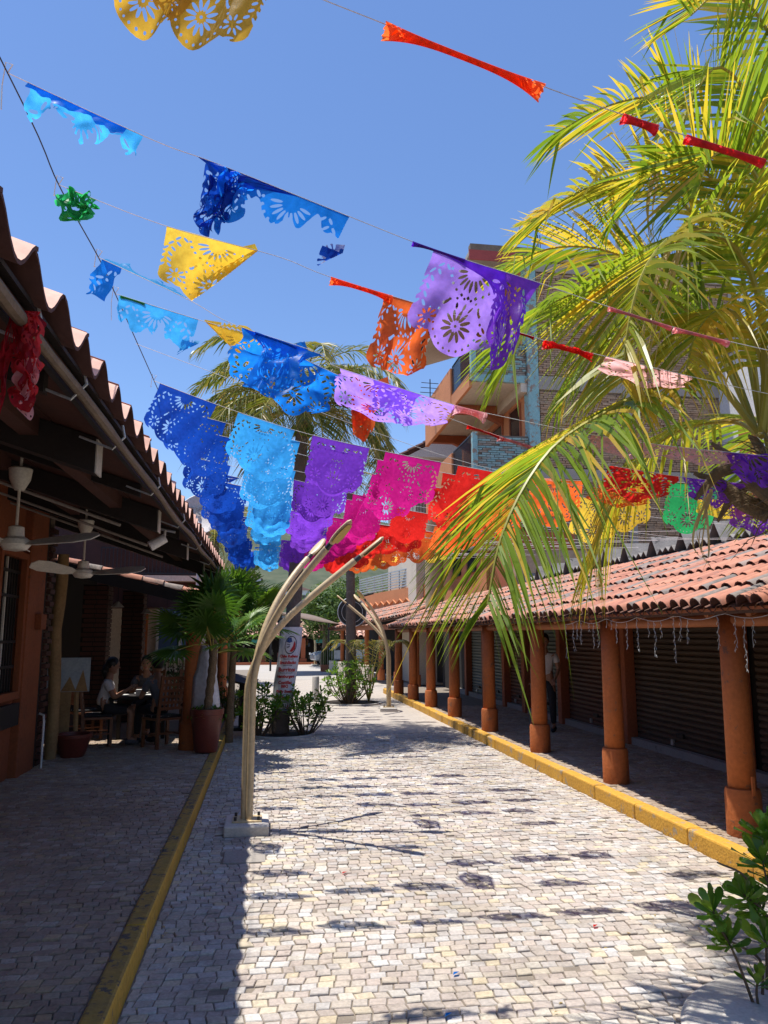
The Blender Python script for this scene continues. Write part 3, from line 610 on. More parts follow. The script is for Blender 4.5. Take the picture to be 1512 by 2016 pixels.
for i in range(-6, 33):
    for j in range(4):
        o = link('roof_tile', ste, M['tile_new'], rest); x = EX - j * .40 + random.gauss(0, .006)
        o.location = (x, PH + .345 * (i - .5) + .1725 + random.gauss(0, .004), rz_(x) + .022 + .012 + random.gauss(0, .004)); o.rotation_euler = (random.gauss(0, .012), random.gauss(0, .012), random.gauss(0, .012))
y0r, y1r = .2, 13.4
def slopeboard(name, x0, x1, ya, yb, dz, th, mat, par=rest):
    mb = MB(); vs = [(x, y, rz_(x) + dz + t) for t in (-th, 0) for y in (ya, yb) for x in (x0, x1)]
    mb.add(vs, [(0, 2, 3, 1), (4, 5, 7, 6), (0, 1, 5, 4), (2, 6, 7, 3), (0, 4, 6, 2), (1, 3, 7, 5)]); return mb.build(name, mat, par)
for k in range(14):                                        # roof boarding, board by board
    x0 = -.84 - k * .40; slopeboard('roof_board', x0 - .385, x0, y0r, y1r, -.052 - .004 * (k % 2), .025, M['redwood'])
slopeboard('roof_felt', -8.2, -.80, y0r - 14, y1r, -.03, .018, M['darkwood'])
for y in (2.02, 4.52, 7.06, 9.6, 12.1):
    b = slopeboard('rafter', -6.2, -.99, y - .075, y + .075, -.085, .20, M['darkwood'])
    z = rz_(-.985) - .085; MB().box(-.987, -.978, y - .07, y + .07, z - .20, z - .005).build('painted_end', M['concrete_pale'], b)
for y in (3.3, 5.8, 8.35, 10.9): slopeboard('minor_rafter', -6.2, -.95, y - .03, y + .03, -.085, .09, M['darkwood'])
for x in (-1.35, -2.3, -3.2): MB().box(x - .05, x + .05, y0r, y1r, rz_(x) - .20, rz_(x) - .09).build('purlin', M['redwood'], rest)
MB().box(-.90, -.875, y0r, y1r, EZ - .075, EZ + .02).build('fascia', M['darkwood'], rest)
slopeboard('gable_board', -6.2, -.80, y1r, y1r + .05, .03, .26, M['darkwood'])
pts = [(-.815 + .008 * math.sin(i * .9), .4 + i * .5, 2.885 + .010 * math.sin(i * 1.3) - .02 * math.exp(-((i - 12) / 9) ** 2)) for i in range(27)]
MB().tube(pts, [.022 + .003 * math.sin(i * 2.1) for i in range(27)], 8).build('eave_pole', M['bamboo'], rest, smooth='auto')
for y in (2.62, 3.3, 4.2, 5.6, 7.3, 9.2, 11.2, 12.6):
    mb = MB(); mb.tube([(-.80, y, 2.97), (-.79, y + .02, 2.91), (-.85, y + .02, 2.84), (-1.02, y, 2.90)], .007, 6); mb.build('pole_hook', M['metal'], rest)
# walls
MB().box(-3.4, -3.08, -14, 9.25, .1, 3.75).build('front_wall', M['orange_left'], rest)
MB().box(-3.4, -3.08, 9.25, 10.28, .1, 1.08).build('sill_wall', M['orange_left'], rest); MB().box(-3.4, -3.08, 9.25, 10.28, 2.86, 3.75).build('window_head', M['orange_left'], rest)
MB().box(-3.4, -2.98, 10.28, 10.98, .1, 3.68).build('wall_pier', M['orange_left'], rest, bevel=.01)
MB().box(-3.4, -3.0, 10.98, 11.12, .1, 3.6).build('dark_jamb', M['darkwood'], rest)
wn = MB().box(-3.36, -3.33, 9.25, 10.28, 1.08, 2.86).build('window', M['glass'], rest)
for a in ((9.25, 10.28, 1.08, 1.17), (9.25, 10.28, 2.78, 2.86), (9.25, 9.33, 1.17, 2.78), (10.20, 10.28, 1.17, 2.78)): MB().box(-3.07, -3.0, *a).build('window_frame', M['orange_left'], wn)
for i in range(9): MB().box(-3.12, -3.09, 9.36 + i * .098, 9.39 + i * .098, 1.17, 2.78).build('window_bar', M['fan'] if i in (0, 2, 4) else M['darkwood'], wn)
for z in (1.45, 1.75, 2.3, 2.6): MB().box(-3.10, -3.07, 9.3, 10.2, z, z + .035).build('cross_bar', M['darkwood'], wn)
MB().box(-3.02, -2.94, 9.3, 10.1, .78, 1.04).build('letter_box', M['iron'], rest, bevel=.01)
MB().box(-2.98, -2.90, 10.62, 10.86, 1.92, 2.12).build('junction_box', M['orange_left'], rest, bevel=.008)
brk = MB().box(-3.36, -3.02, 11.14, 11.40, .1, 3.5).build('brick_jamb', M['mortar'], rest)
z = .14; k = 0
bme3 = MB().box(0, .22, -.115, .115, 0, .062).mesh('brick')
while z < 3.3: o = link('brick', bme3, M['redwood'], brk); o.location = (-3.20 + (.03 if k % 2 else 0), 11.255, z); z += .084; k += 1
# interior shell
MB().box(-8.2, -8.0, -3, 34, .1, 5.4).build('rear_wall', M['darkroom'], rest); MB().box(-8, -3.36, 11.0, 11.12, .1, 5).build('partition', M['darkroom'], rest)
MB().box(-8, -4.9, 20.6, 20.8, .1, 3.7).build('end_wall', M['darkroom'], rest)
for x, y, w in ((-3.1, 14.85, .42), (-2.75, 16.7, .40)):
    bp = MB().box(x - w / 2, x + w / 2, y - w / 2, y + w / 2, .12, 2.75).build('brick_pillar', M['mortar'], rest); z = .14; k = 0; me_ = MB().box(-.2, .2, -.2, .2, 0, .07).mesh('brick_course')
    hb = MB().box(-.098, .098, -.02, .02, 0, .066).mesh('brick'); bp.data.materials[0] = M['darkroom']
    while z < 2.7:
        for fx, fy, rot in ((-.105, -w / 2, 0), (.105, -w / 2, 0), (w / 2, -.105, R(90)), (w / 2, .105, R(90))):
            o = link('brick', hb, M['redwood'], bp); o.location = (x + fx + (.03 if k % 2 and not rot else 0), y + fy + (.03 if k % 2 and rot else 0), z); o.rotation_euler = (0, 0, rot)
        z += .084; k += 1
# wooden post, pipe, pot, painting
wp = tag(MB().tube([(-2.98 + .02 * math.sin(i), 11.75 + .015 * math.cos(i * 2), .13 + i * .36) for i in range(9)], [.085 + .008 * math.sin(i * 2.2) for i in range(9)], 12).build('wooden_post', M['post'], smooth='auto'), 'rough yellowish tree trunk post beside the orange pier', 'post')
pp = tag(MB().tube([(-2.88, 10.98, .131), (-2.88, 10.98, .72), (-2.90, 11.02, .80), (-2.96, 11.05, .82)], .014, 8).build('drain_pipe', M['whiteplastic'], smooth='auto'), 'thin white plastic drain pipe on the orange pier', 'pipe')
def potgeo(r0, r1, h): return MB().lathe([(r0 * .9, 0), (r0, .02), (r1, h * .86), (r1 * 1.06, h * .87), (r1 * 1.07, h), (r1 * .93, h), (r1 * .9, h * .86), (.01, h * .85)], n=24, cap=False)
sp_ = thing('flower_pot', 'small dull red flower pot at the foot of the rough wooden post', 'pot', (-2.72, 11.95, .13)); potgeo(.17, .25, .32).build('pot', M['pot'], sp_, smooth='auto'); MB().lathe([(.01, .27), (.225, .27)], n=20, cap=False).build('soil', M['soil'], sp_)
pn = thing('painting', 'unframed canvas painting of peaks under a cloudy sky leaning by the post', 'painting', (-2.93, 12.35, .13), R(8))
cv = MB().box(-.30, .30, -.012, .012, .88, 1.38).build('canvas', M['paintsky'], pn)
mb = MB()
for x, h, w in ((-.2, .20, .12), (.02, .22, .12), (.2, .32, .1)): mb.add([(x - w, -.0145, .885), (x + w * .8, -.0145, .885), (x, -.0145, .885 + h)], [(0, 1, 2)])
mb.build('painted_peaks', M['post'], cv); MB().box(-.22, .05, -.01, .02, .0, .88).build('easel_board', M['post'], pn); MB().tube([(.15, 0, 0), (.12, .05, .9)], .035, 8).build('easel_leg', M['post'], pn)
# ceiling fans
def fan(loc, rot, label):
    t = thing('ceiling_fan', label, 'fan', loc, rot, 'ceiling fans')
    MB().lathe([(.035, .42), (.075, .50), (.085, .58), (.07, .59)], n=18).build('canopy', M['fan'], t, smooth='auto'); MB().tube([(0, 0, .1), (0, 0, .9)], .011, 8).build('rod', M['fan'], t)
    MB().lathe([(.03, .15), (.055, .14), (.06, .07), (.10, .045), (.11, .01), (.08, -.03), (.01, -.04)], n=20).build('motor', M['fan'], t, smooth='auto')
    for k in range(3):
        a = k * 2 * math.pi / 3; Mx = Matrix.Rotation(a, 4, 'Z') @ Matrix.Rotation(R(-5), 4, 'Y') @ Matrix.Rotation(R(27), 4, 'X'); mb = MB()
        out = [(.10, -.035), (.2, -.075), (.5, -.105), (.62, -.075), (.655, 0), (.62, .065), (.5, .085), (.2, .06), (.10, .03)]
        mb.add([Mx @ Vector((x, y, z)) for z in (.012, .02) for x, y in out], [tuple(range(9))[::-1], tuple(range(9, 18))] + [(i, (i + 1) % 9, 9 + (i + 1) % 9, 9 + i) for i in range(9)]); mb.build('blade', M['fan'], t)
fan((-1.86, 6.0, 2.50), R(-14), 'off white ceiling fan hung near the barred window of the restaurant'); fan((-1.95, 8.55, 2.48), R(-4), 'off white ceiling fan hung farther in, past the junction box pier')
for y in (6.7, 8.2, 9.4): tag(MB().tube([(-3.0, y, rz_(-3) - .32), (-1.25, y, rz_(-1.25) - .36)], .013, 8).build('conduit', M['concrete']), 'thin grey conduit pipe slung beneath the dark restaurant rafters', 'pipe', 'conduits under the restaurant roof')
ft = thing('tube_light', 'unlit white fluorescent tube fixed under the eave beside a red scrap', 'lamp', (-.93, 2.62, 2.76)); MB().tube([(-.9, 0, .27), (0, 0, 0)], .016, 10).build('tube', M['whiteplastic'], ft); MB().tube([(-.03, 0, .009), (.02, 0, -.006)], .02, 10).build('cap', M['whiteplastic'], ft)
spt = thing('spot_lamp', 'small white spot lamp clamped to the eave pole', 'lamp', (-1.02, 7.75, 2.86)); MB().tube([(0, 0, 0), (0, -.01, -.06), (-.03, -.02, -.09)], .012, 8).build('arm', M['whiteplastic'], spt); MB().tube([(.01, -.02, -.07), (-.13, -.05, -.16)], [.045, .05], 14).build('shade', M['whiteplastic'], spt, smooth='auto'); MB().tube([(-.20, 0, .05), (.1, 0, -.01)], .012, 6).build('track', M['metal'], spt)
# ---------------------------------------------------------------- neighbouring cafe roof and columns
cafe = thing('cafe', 'neighbouring cafe under a low clay roof with round terracotta columns', 'building')
tiled_roof(cafe, (-.86, 13.95, 2.47), (-.86, 21.5, 2.47), (-3.6, 0, .86), .2, .36, 11, .09, M['tile'], 60)
MB().bar((-.95, 14.0, 2.38), (-4.6, 14.0, 3.25), .14, .20).build('rake_beam', M['darkwood'], cafe)
MB().box(-1.12, -1.0, 14.1, 21.4, 2.22, 2.38).build('eave_beam', M['darkwood'], cafe); MB().box(-4.7, -4.5, 14.1, 21.4, .1, 3.3).build('rear_wall', M['darkroom'], cafe)
for y in (12.45, 16.3, 20.6):
    c = MB().lathe([(.125, .42), (.12, 1.3), (.115, 2.35)], (-1.13, y, .13), 20).build('column', M['orange'], cafe, smooth='auto'); MB().lathe([(.165, 0), (.17, .02), (.165, .38), (.125, .425)], (-1.13, y, .13), 20).build('column_base', M['orange'], c, smooth='auto')
for x, y, z in ((-2.75, 14.9, 2.36), (-2.45, 16.4, 2.28), (-2.2, 17.6, 2.26), (-2.0, 18.6, 2.26)):
    t = thing('pendant_lamp', 'small pale conical pendant lamp under the cafe roof', 'lamp', (x, y, z), 0, 'pendant lamps of the cafe'); MB().lathe([(.02, .10), (.04, .08), (.12, 0), (.115, 0), (.03, .075)], n=16, cap=False).build('shade', M['whiteplastic'], t, smooth='auto'); MB().tube([(0, 0, .1), (0, 0, .6)], .006, 5).build('flex', M['iron'], t)
# lit facade beyond the cafe
bf = thing('yellow_house', 'pale yellow house front with blue framed window beyond the cafe', 'building'); MB().box(-5.2, -1.35, 23.5, 24, .1, 3.6).build('wall', M['cream'], bf)
w = MB().box(-3.2, -1.9, 23.46, 23.48, 1.25, 2.7).build('window', M['bluewin'], bf)
for x in (-3.2, -2.55, -1.95): MB().box(x, x + .07, 23.40, 23.455, 1.2, 2.75).build('window_bar', M['whiteplastic'], w)
MB().box(-3.3, -1.8, 23.36, 23.455, 1.12, 1.2).build('sill', M['whiteplastic'], w); MB().box(-3.7, -3.45, 23.3, 23.5, .1, 3.2).build('pier', M['orange'], bf)
cu = thing('balcony_house', 'house with tiled ledge and dark ironwork balcony above the cafe roof', 'building'); MB().box(-6.5, -2.0, 22.0, 23.2, 2.6, 5.0).build('wall', M['redwood'], cu); railing(cu, (-4.5, 21.7, 3.45), (-1.9, 21.7, 3.45), .75, .1); MB().box(-4.6, -1.8, 21.6, 22, 3.3, 3.45).build('balcony_slab', M['cream'], cu)
MB().prism([(-4.6, 4.75), (-1.7, 4.75), (-1.9, 5.0), (-4.4, 5.0)], 'y', 21.4, 23.2).build('roof_edge', M['asbestos'], cu)
# satellite dish
sd0 = thing('satellite_dish', 'large pale satellite dish with grey lettering behind the blue flags', 'satellite dish', (-1.45, 16.2, 3.0)); th_ = Matrix.Translation((0, 0, 1.32)) @ Matrix.Rotation(R(-12), 4, 'Z') @ Matrix.Rotation(R(72), 4, 'X')
mb = MB(); mb.lathe([(.001, -.10), (.2, -.085), (.36, -.04), (.47, .012), (.475, .02), (.46, .018), (.35, -.03), (.19, -.072), (.001, -.088)], n=32, cap=False); mb.v = [tuple(th_ @ Vector(v)) for v in mb.v]; mb.build('reflector', M['dish'], sd0, smooth=True)
MB().tube([(0, .1, -.4), (0, .1, 1.0), (0, .05, 1.30)], .03, 10).build('mast', M['metal'], sd0); MB().tube([(0, -.02, .85), (-.02, -.42, 1.08)], .012, 6).build('feed_arm', M['metal'], sd0); MB().tube([(-.02, -.40, 1.06), (-.02, -.47, 1.14)], .03, 8).build('receiver', M['whiteplastic'], sd0)
def text_mesh(body, size, bold=.0, ext=0):
    cu_ = bpy.data.curves.new('lettering', 'FONT'); cu_.body = body; cu_.size = size; cu_.align_x = 'CENTER'; cu_.offset = bold; cu_.resolution_u = 3
    o = bpy.data.objects.new('lettering', cu_); COL.objects.link(o); dg = bpy.context.evaluated_depsgraph_get(); me = bpy.data.meshes.new_from_object(o.evaluated_get(dg)); bpy.data.objects.remove(o)
    bm = bmesh.new(); bm.from_mesh(me); bmesh.ops.triangulate(bm, faces=bm.faces)
    if ext: bmesh.ops.subdivide_edges(bm, edges=[e for e in bm.edges if e.calc_length() > ext], cuts=2)
    bm.to_mesh(me); bm.free(); return me
me = text_mesh('SKY', .26, .006)
for v in me.vertices: v.co = th_ @ Vector((v.co.x - .05, v.co.y + .02, -.062 + .33 * ((v.co.x - .05) ** 2 + (v.co.y + .1) ** 2)))
link('lettering', me, M['grey_ink'], sd0)

# ================================================================ STREET LAMPS
def bez(p, n=18):
    p = [Vector(q) for q in p]; out = []
    for i in range(n + 1):
        t = i / n; q = list(p)
        while len(q) > 1: q = [q[k].lerp(q[k + 1], t) for k in range(len(q) - 1)]
        out.append(q[0])
    return out
def lamp(loc, rz, label, detail=True):
    t = thing('street_lamp', label, 'street lamp', loc, rz, 'three armed street lamps')
    MB().box(-.20, .22, -.26, .26, -.02, .085).build('footing', M['concrete_pale'], t, bevel=.015); MB().box(-.13, .15, -.13, .13, .085, .102).build('base_plate', M['lampcream'], t, bevel=.003)
    for x in (-.10, .12):
        for y in (-.10, .10): MB().tube([(x, y, .1), (x, y, .135)], .014, 6).build('bolt', M['collar'], t)
    for (bx, by), top in (((.03, -.042), (.70, -.67, 2.66)), ((-.02, 0), (1.03, -.12, 2.60)), ((.03, .042), (.58, .58, 2.68))):
        T = Vector(top); d = Vector((T.x, T.y, 0)); f = d.length; d.normalize()
        low = Vector((bx, by, .10)); pts = [low, low.lerp(Vector((bx, by, 1.25)), .5)] + bez([(bx, by, 1.25), (bx, by, 1.80), T - d * .50 + Vector((0, 0, -.42)), T], 16)
        a = MB().tube(pts, [.034] * len(pts), 14).build('arm', M['lampcream'], t, smooth='auto')
        dr = (pts[-1] - pts[-2]).normalized(); c1 = T + dr * .07
        MB().tube([T - dr * .02, c1], [.027, .026], 12).build('collar', M['collar'], a, smooth='auto')
        # flat oval head, lens below
        side = dr.cross(Vector((0, 0, 1))).normalized(); nn = side.cross(dr).normalized(); H = 13
        def slice_(s): u = s / (H - 1); return .022 + .048 * math.sin(math.pi * min(1, u * .95 + .05)) ** .7 * (1 - .35 * u)
        vs = []
        for s in range(H):
            w = slice_(s) * (.25 if s == H - 1 else 1); c = c1 + dr * (.31 * s / (H - 1))
            for k in range(12): an = 2 * math.pi * k / 12; vs.append(c + side * w * math.cos(an) + nn * .022 * math.sin(an) * (1 if s < H - 1 else .4))
        mb = MB().add(vs, [(s * 12 + k, s * 12 + (k + 1) % 12, (s + 1) * 12 + (k + 1) % 12, (s + 1) * 12 + k) for s in range(H - 1) for k in range(12)] + [tuple(range(12)), tuple(range((H - 1) * 12, H * 12))])
        h = mb.build('lamp_head', M['lampcream'], a, smooth='auto')
        lv = [c1 + dr * (.31 * (s + .3) / H) + side * sg * slice_(s) * .92 - nn * (.019 + .006) for s in range(1, H - 1) for sg in (-1, 1)]
        MB().add(lv + [v - nn * .004 for v in lv], [(2 * s, 2 * s + 1, 2 * s + 3, 2 * s + 2) for s in range(H - 3)] + [(2 * (H - 2) + 2 * s + 2, 2 * (H - 2) + 2 * s + 3, 2 * (H - 2) + 2 * s + 1, 2 * (H - 2) + 2 * s) for s in range(H - 3)]).build('lens', M['lens'], h)
    return t
lamp((-.16, 7.92, 0), 0, 'cream three armed street lamp on a concrete footing behind a paving slab')
lamp((3.02, 19.3, 0), R(172), 'cream three armed street lamp by the block kerb of the arcade')
lamp((2.94, 48.0, 0), R(186), 'cream three armed street lamp at the far junction near the parked car')
# ---------------------------------------------------------------- bollards, lectern, car
for (x, y), lb in (((1.38, 22.2), 'short pale bollard in the street behind the banner palm'), ((3.9, 46.5), 'pale bollard beside the parked car at the junction')):
    tag(MB().lathe([(.10, 0), (.10, .66), (.085, .70), (.001, .71)], (x, y, 0), 18, False).build('bollard', M['concrete_pale'], smooth='auto'), lb, 'bollard')
ms = thing('menu_stand', 'dark wooden menu stand with sloping top near the potted fan palm', 'stand', (-.42, 15.9, 0)); MB().box(-.10, .10, -.06, .06, .05, .92).build('post', M['darkwood'], ms, bevel=.006); MB().box(-.24, .24, -.2, .2, 0, .06).build('foot', M['darkwood'], ms, bevel=.006)
mb = MB().box(-.26, .26, -.2, .2, -.02, .025, Matrix.Translation((0, 0, .95)) @ Matrix.Rotation(R(14), 4, 'Y') @ Matrix.Rotation(R(18), 4, 'X')); mb.build('sloping_top', M['darkwood'], ms, bevel=.005)
wsg = thing('covered_menu_board', 'white sheet wrapped around the terracotta column of the cafe', 'banner'); mb = MB(); mb.open = True; vs = []
for j in range(9):
    t = j / 8; z = .74 + .95 * t; hw = .30 - .17 * t ** 1.6
    for i in range(7): s = i / 6 - .5; vs.append((-.98 + .03 + s * 2 * hw * .72 + .05 * (1 - t) + (.03 if j > 4 else 0), 12.22 + .04 * math.cos(s * 5) * -1 + .012 * math.sin(j + i * 2) + abs(s) * .12, z))
mb.add(vs, [(j * 7 + i, j * 7 + i + 1, (j + 1) * 7 + i + 1, (j + 1) * 7 + i) for j in range(8) for i in range(6)]); o = mb.build('sheet', M['banner'], wsg, smooth=True); o.modifiers.new('thick', 'SOLIDIFY').thickness = .004
car = thing('parked_car', 'silver blue car parked at the far junction behind a cactus planter', 'car', (4.6, 47.2, 0), R(8))
out = [(-1.9, .35), (-1.95, .7), (-1.6, .84), (-.9, .92), (-.35, 1.36), (.9, 1.40), (1.5, 1.0), (1.95, .9), (2.0, .4)]
MB().prism(out, 'y', -.8, .8).build('body', M['carpaint'], car, bevel=.08); MB().prism([(-.75, .95), (-.3, 1.30), (.85, 1.33), (1.3, 1.0)], 'y', -.815, .815).build('side_glass', M['glass'], car)
for x in (-1.2, 1.25):
    for y in (-.78, .78): w = MB().tube([(x, y - .1, .3), (x, y + .1, .3)], .3, 18).build('wheel', M['tyre'], car); MB().tube([(x, y - .11, .3), (x, y + .11, .3)], .18, 14).build('rim', M['metal'], w)
for y in (-.6, .6): MB().box(-1.97, -1.9, y - .15, y + .15, .66, .78).build('headlight', M['whiteplastic'], car)
cac = thing('cactus_planter', 'low terracotta trough of upright cactus stems on the cream wall', 'planter', at(645, 1308, 40)); MB().box(-.35, .35, -.2, .2, 0, .35).build('trough', M['clay'], cac)
cac.location.z = 0
for i in range(6): MB().tube([(-.28 + .11 * i, .05 * (-1) ** i, .3), (-.28 + .11 * i, .05 * (-1) ** i, 1.0 + .3 * random.random())], [.05, .045], 7).build('cactus_stem', M['shrub_dark'], cac)
# ================================================================ VEGETATION
random.seed(11)
UP = Vector((0, 0, 1))
def spline(cp, n):
    cp = [Vector(p) for p in cp]; P = [cp[0] * 2 - cp[1]] + cp + [cp[-1] * 2 - cp[-2]]; out = []; m = len(cp) - 1
    for i in range(n + 1):
        u = i / n * m; k = min(int(u), m - 1); t = u - k; a, b, c, d = P[k:k + 4]
        out.append(.5 * ((2 * b) + (c - a) * t + (2 * a - 5 * b + 4 * c - d) * t * t + (-a + 3 * b - 3 * c + d) * t ** 3))
    return out
def leaflet(mb, base, d, L, w, droop, side, seg=4, kink=0):
    vs = []
    for i in range(seg + 1):
        t = i / seg; p = base + d * (L * t) + Vector((0, 0, -droop * L * t * t)); dd = d + Vector((0, 0, -2 * droop * t))
        if kink and t > kink[0]: p += Vector((kink[1], kink[2], -kink[3])) * (t - kink[0]) * L
        ww = w * (.55 + .9 * t if t < .35 else .87 * (1 - ((t - .35) / .65) ** 1.7) + .03); s = side * ww
        vs += [p - s, p + s]
    mb.add(vs, [(2 * i, 2 * i + 1, 2 * i + 3, 2 * i + 2) for i in range(seg)])
def frond(parent, cp, Ll, nl, w=.013, droop=.35, fwd=.6, mat='frond', start=.12, tint=(0, .6), seg=4, ragged=.0, rad=.016, nrm=None, vee=.25):
    n = 40; pts = spline(cp, n); ra = MB().tube(pts[::2], [rad * (1 - .8 * i / (n / 2)) + .002 for i in range(n // 2 + 1)], 6); ro = ra.build('frond', M['rachis'], parent, smooth='auto')
    mb = MB(); mb.open = True
    for k in range(nl):
        u = start + (1 - start) * k / (nl - 1); f = u * n; i = min(int(f), n - 1); p = pts[i].lerp(pts[i + 1], f - i); T = (pts[min(i + 2, n)] - pts[max(i - 1, 0)]).normalized()
        N = nrm if nrm is not None else UP
        S = T.cross(N)
        if S.length < .15: S = T.cross(Vector((0, 1, 0)))
        S.normalize(); Nn = S.cross(T).normalized(); prof = (.45 + 1.1 * u if u < .4 else .89 + .12 * (1 - u) - .55 * max(0, (u - .6) / .4) ** 1.5)
        for sg in (-1, 1):
            if random.random() < ragged: continue
            fw = fwd + .5 * u + random.gauss(0, .07); d = (S * sg + T * fw + Nn * vee + Vector((random.gauss(0, .05), random.gauss(0, .05), random.gauss(0, .05)))).normalized()
            mb.rnd = min(.999, max(0, random.uniform(*tint) + .25 * (u - .5)))
            ki = 0
            if random.random() < .12: ki = (random.uniform(.4, .75), random.gauss(0, .3), random.gauss(0, .3), random.uniform(.5, 1.2))
            side = (T * .85 + Nn * .5 * sg).normalized() if random.random() < .6 else (T + Nn * random.gauss(0, .6)).normalized()
            leaflet(mb, p, d, Ll * prof * random.uniform(.85, 1.08), w * random.uniform(.8, 1.2), droop * random.uniform(.6, 1.5), side, seg, ki)
    stuff(mb.build('leaflets', M[mat], ro)); return ro
def crown(parent, c, n, length, seed, mat='frond_far', Ll=.55, nl=44, sag=1.0, tint=(0, .75), w=.016):
    random.seed(seed); c = Vector(c)
    for i in range(n):
        az = i * 2.399 + random.gauss(0, .15); el = R(random.choice((75, 60, 45, 30, 15, -5, 25, 50))) if i > 2 else R(80 - i * 9); L = length * random.uniform(.85, 1.1)
        h = Vector((math.cos(az), math.sin(az), 0)); cp = [c]; p = Vector(c); e = el
        for k in range(5): p = p + (h * math.cos(e) + UP * math.sin(e)) * (L / 5); e -= R(22) * sag * (1 + .25 * k); cp.append(p.copy())
        frond(parent, cp, Ll, nl, w, random.uniform(.35, .7), .55, mat, .18, tint if el > R(10) else (.5, 1), 3, .02, .02)
def trunk(parent, pts, r0, r1, rings=26, mat='trunk'):
    P = spline(pts, rings * 2); rad = [(r0 + (r1 - r0) * (i / (rings * 2)) + (.10 * r0 * math.exp(-i / 4))) * (1.035 if i % 2 else .985) for i in range(rings * 2 + 1)]
    return MB().tube(P, rad, 14).build('trunk', M[mat], parent, smooth='auto')
# --- palm with the menu banner
p1 = thing('coconut_palm', 'coconut palm wearing the printed menu banner, rising in mid street', 'palm tree', (.26, 15.2, 0))
P1 = [(0, 0, 0), (.10, 0, 1.0), (.22, 0, 2.0), (.30, 0, 4.0), (.34, 0, 6.28)]
trunk(p1, P1, .175, .12); crown(p1, (.34, 0, 6.3), 40, 2.9, 4, sag=.9, Ll=.66, nl=54, w=.021, tint=(.1, .95))
for k in range(7): MB().ball((.34 + .16 * math.cos(k * 2.4), .16 * math.sin(k * 2.4), 5.98 - .05 * (k % 3)), .085, 8, (1, 1, 1.15)).build('coconut', M['shrub'], p1, smooth=True)
# --- palm behind with the round sign
p2 = thing('coconut_palm', 'slim coconut palm beside the round black sign, shrubs at its foot', 'palm tree', (2.35, 22.0, 0))
trunk(p2, [(0, 0, 0), (0, 0, 1.5), (-.02, 0, 3.2), (-.05, .1, 6.3)], .16, .11); crown(p2, (-.05, .1, 6.35), 18, 2.2, 8, nl=34)
# --- palm beyond the cafe
p3 = thing('coconut_palm', 'yellowing coconut palm beyond the satellite dish', 'palm tree', (-1.7, 24.8, 0))
trunk(p3, [(0, 0, 0), (.1, 0, 2.5), (0, 0, 4.8)], .15, .11); crown(p3, (0, 0, 4.85), 18, 2.1, 15, nl=30, tint=(.3, 1))
# --- big near palm on the right
p4 = thing('coconut_palm', 'large yellow green coconut palm leaning over the street in front of the arcade', 'palm tree', (3.45, 4.15, 0))
O4 = Vector((3.45, 4.15, 0)); trunk(p4, [(0, 0, 0), (.03, 0, .8), (-.03, .02, 1.7), (-.22, .03, 2.4), (-.46, .03, 2.88)], .16, .12, 22)
def F(pl, **kw):
    cp = [at(*q) - O4 for q in pl]; kw['nl'] = int(kw['nl'] * 1.5); kw['w'] *= 1.22; kw['Ll'] *= 1.18; kw['fwd'] *= .85; return frond(p4, cp, **kw)
C4 = (1500, 860, 4.18)
F([(1490, 850, 4.18), (1400, 745, 4.05), (1290, 765, 3.92), (1190, 815, 3.78), (1100, 872, 3.66), (1035, 955, 3.55), (985, 1065, 3.48), (960, 1190, 3.45)], Ll=.74, nl=62, w=.0135, droop=.28, fwd=.62, tint=(.30, .72), rad=.02, start=.22, vee=.02)
F([(1490, 850, 4.2), (1430, 700, 4.25), (1340, 600, 4.3), (1240, 572, 4.3), (1130, 578, 4.25), (1050, 625, 4.2), (1000, 710, 4.2)], Ll=.70, nl=54, w=.0125, droop=.18, fwd=.75, tint=(.12, .6), start=.2, vee=.1)
F([(1500, 850, 4.1), (1505, 690, 3.95), (1480, 540, 3.85), (1410, 458, 3.75), (1330, 462, 3.7), (1270, 530, 3.62), (1238, 640, 3.6), (1225, 750, 3.6)], Ll=.78, nl=62, w=.0135, droop=.25, fwd=.40, tint=(.25, .85), rad=.021, start=.25, vee=.15)
F([(1510, 850, 4.3), (1560, 560, 4.3), (1520, 320, 4.3), (1470, 185, 4.2), (1415, 132, 4.15), (1368, 185, 4.1), (1335, 280, 4.1)], Ll=.60, nl=46, w=.0135, droop=.12, fwd=.45, tint=(.45, 1), start=.3, vee=.5)
F([(1500, 850, 4.35), (1450, 600, 4.5), (1380, 440, 4.6), (1290, 365, 4.65), (1200, 356, 4.65), (1120, 388, 4.6), (1040, 440, 4.6)], Ll=.68, nl=48, w=.013, droop=.14, fwd=.85, tint=(.2, .65), start=.2, ragged=.08, vee=.1)
F([(1505, 850, 4.4), (1500, 560, 4.6), (1440, 330, 4.7), (1350, 210, 4.75), (1270, 192, 4.75), (1180, 215, 4.7), (1090, 265, 4.7)], Ll=.66, nl=48, w=.013, droop=.16, fwd=.9, tint=(.2, .65), start=.2, ragged=.08, vee=.1)
F([(1490, 850, 4.4), (1400, 660, 4.8), (1290, 540, 5.0), (1180, 490, 5.1), (1080, 490, 5.2), (990, 530, 5.2)], Ll=.66, nl=42, w=.012, droop=.15, fwd=.85, tint=(.4, .8), start=.2, ragged=.1, vee=.1)
F([(1515, 850, 4.2), (1600, 560, 4.1), (1580, 260, 4.0), (1510, 60, 3.95), (1430, -20, 3.9), (1360, 30, 3.9)], Ll=.75, nl=44, w=.014, droop=.06, fwd=.5, tint=(.6, 1), start=.3, vee=.5)
F([(1500, 860, 4.25), (1440, 830, 4.6), (1330, 850, 4.95), (1240, 930, 5.2), (1190, 1030, 5.3), (1170, 1110, 5.3)], Ll=.5, nl=44, w=.012, droop=.8, fwd=.6, tint=(.3, .7), start=.25, ragged=.1)
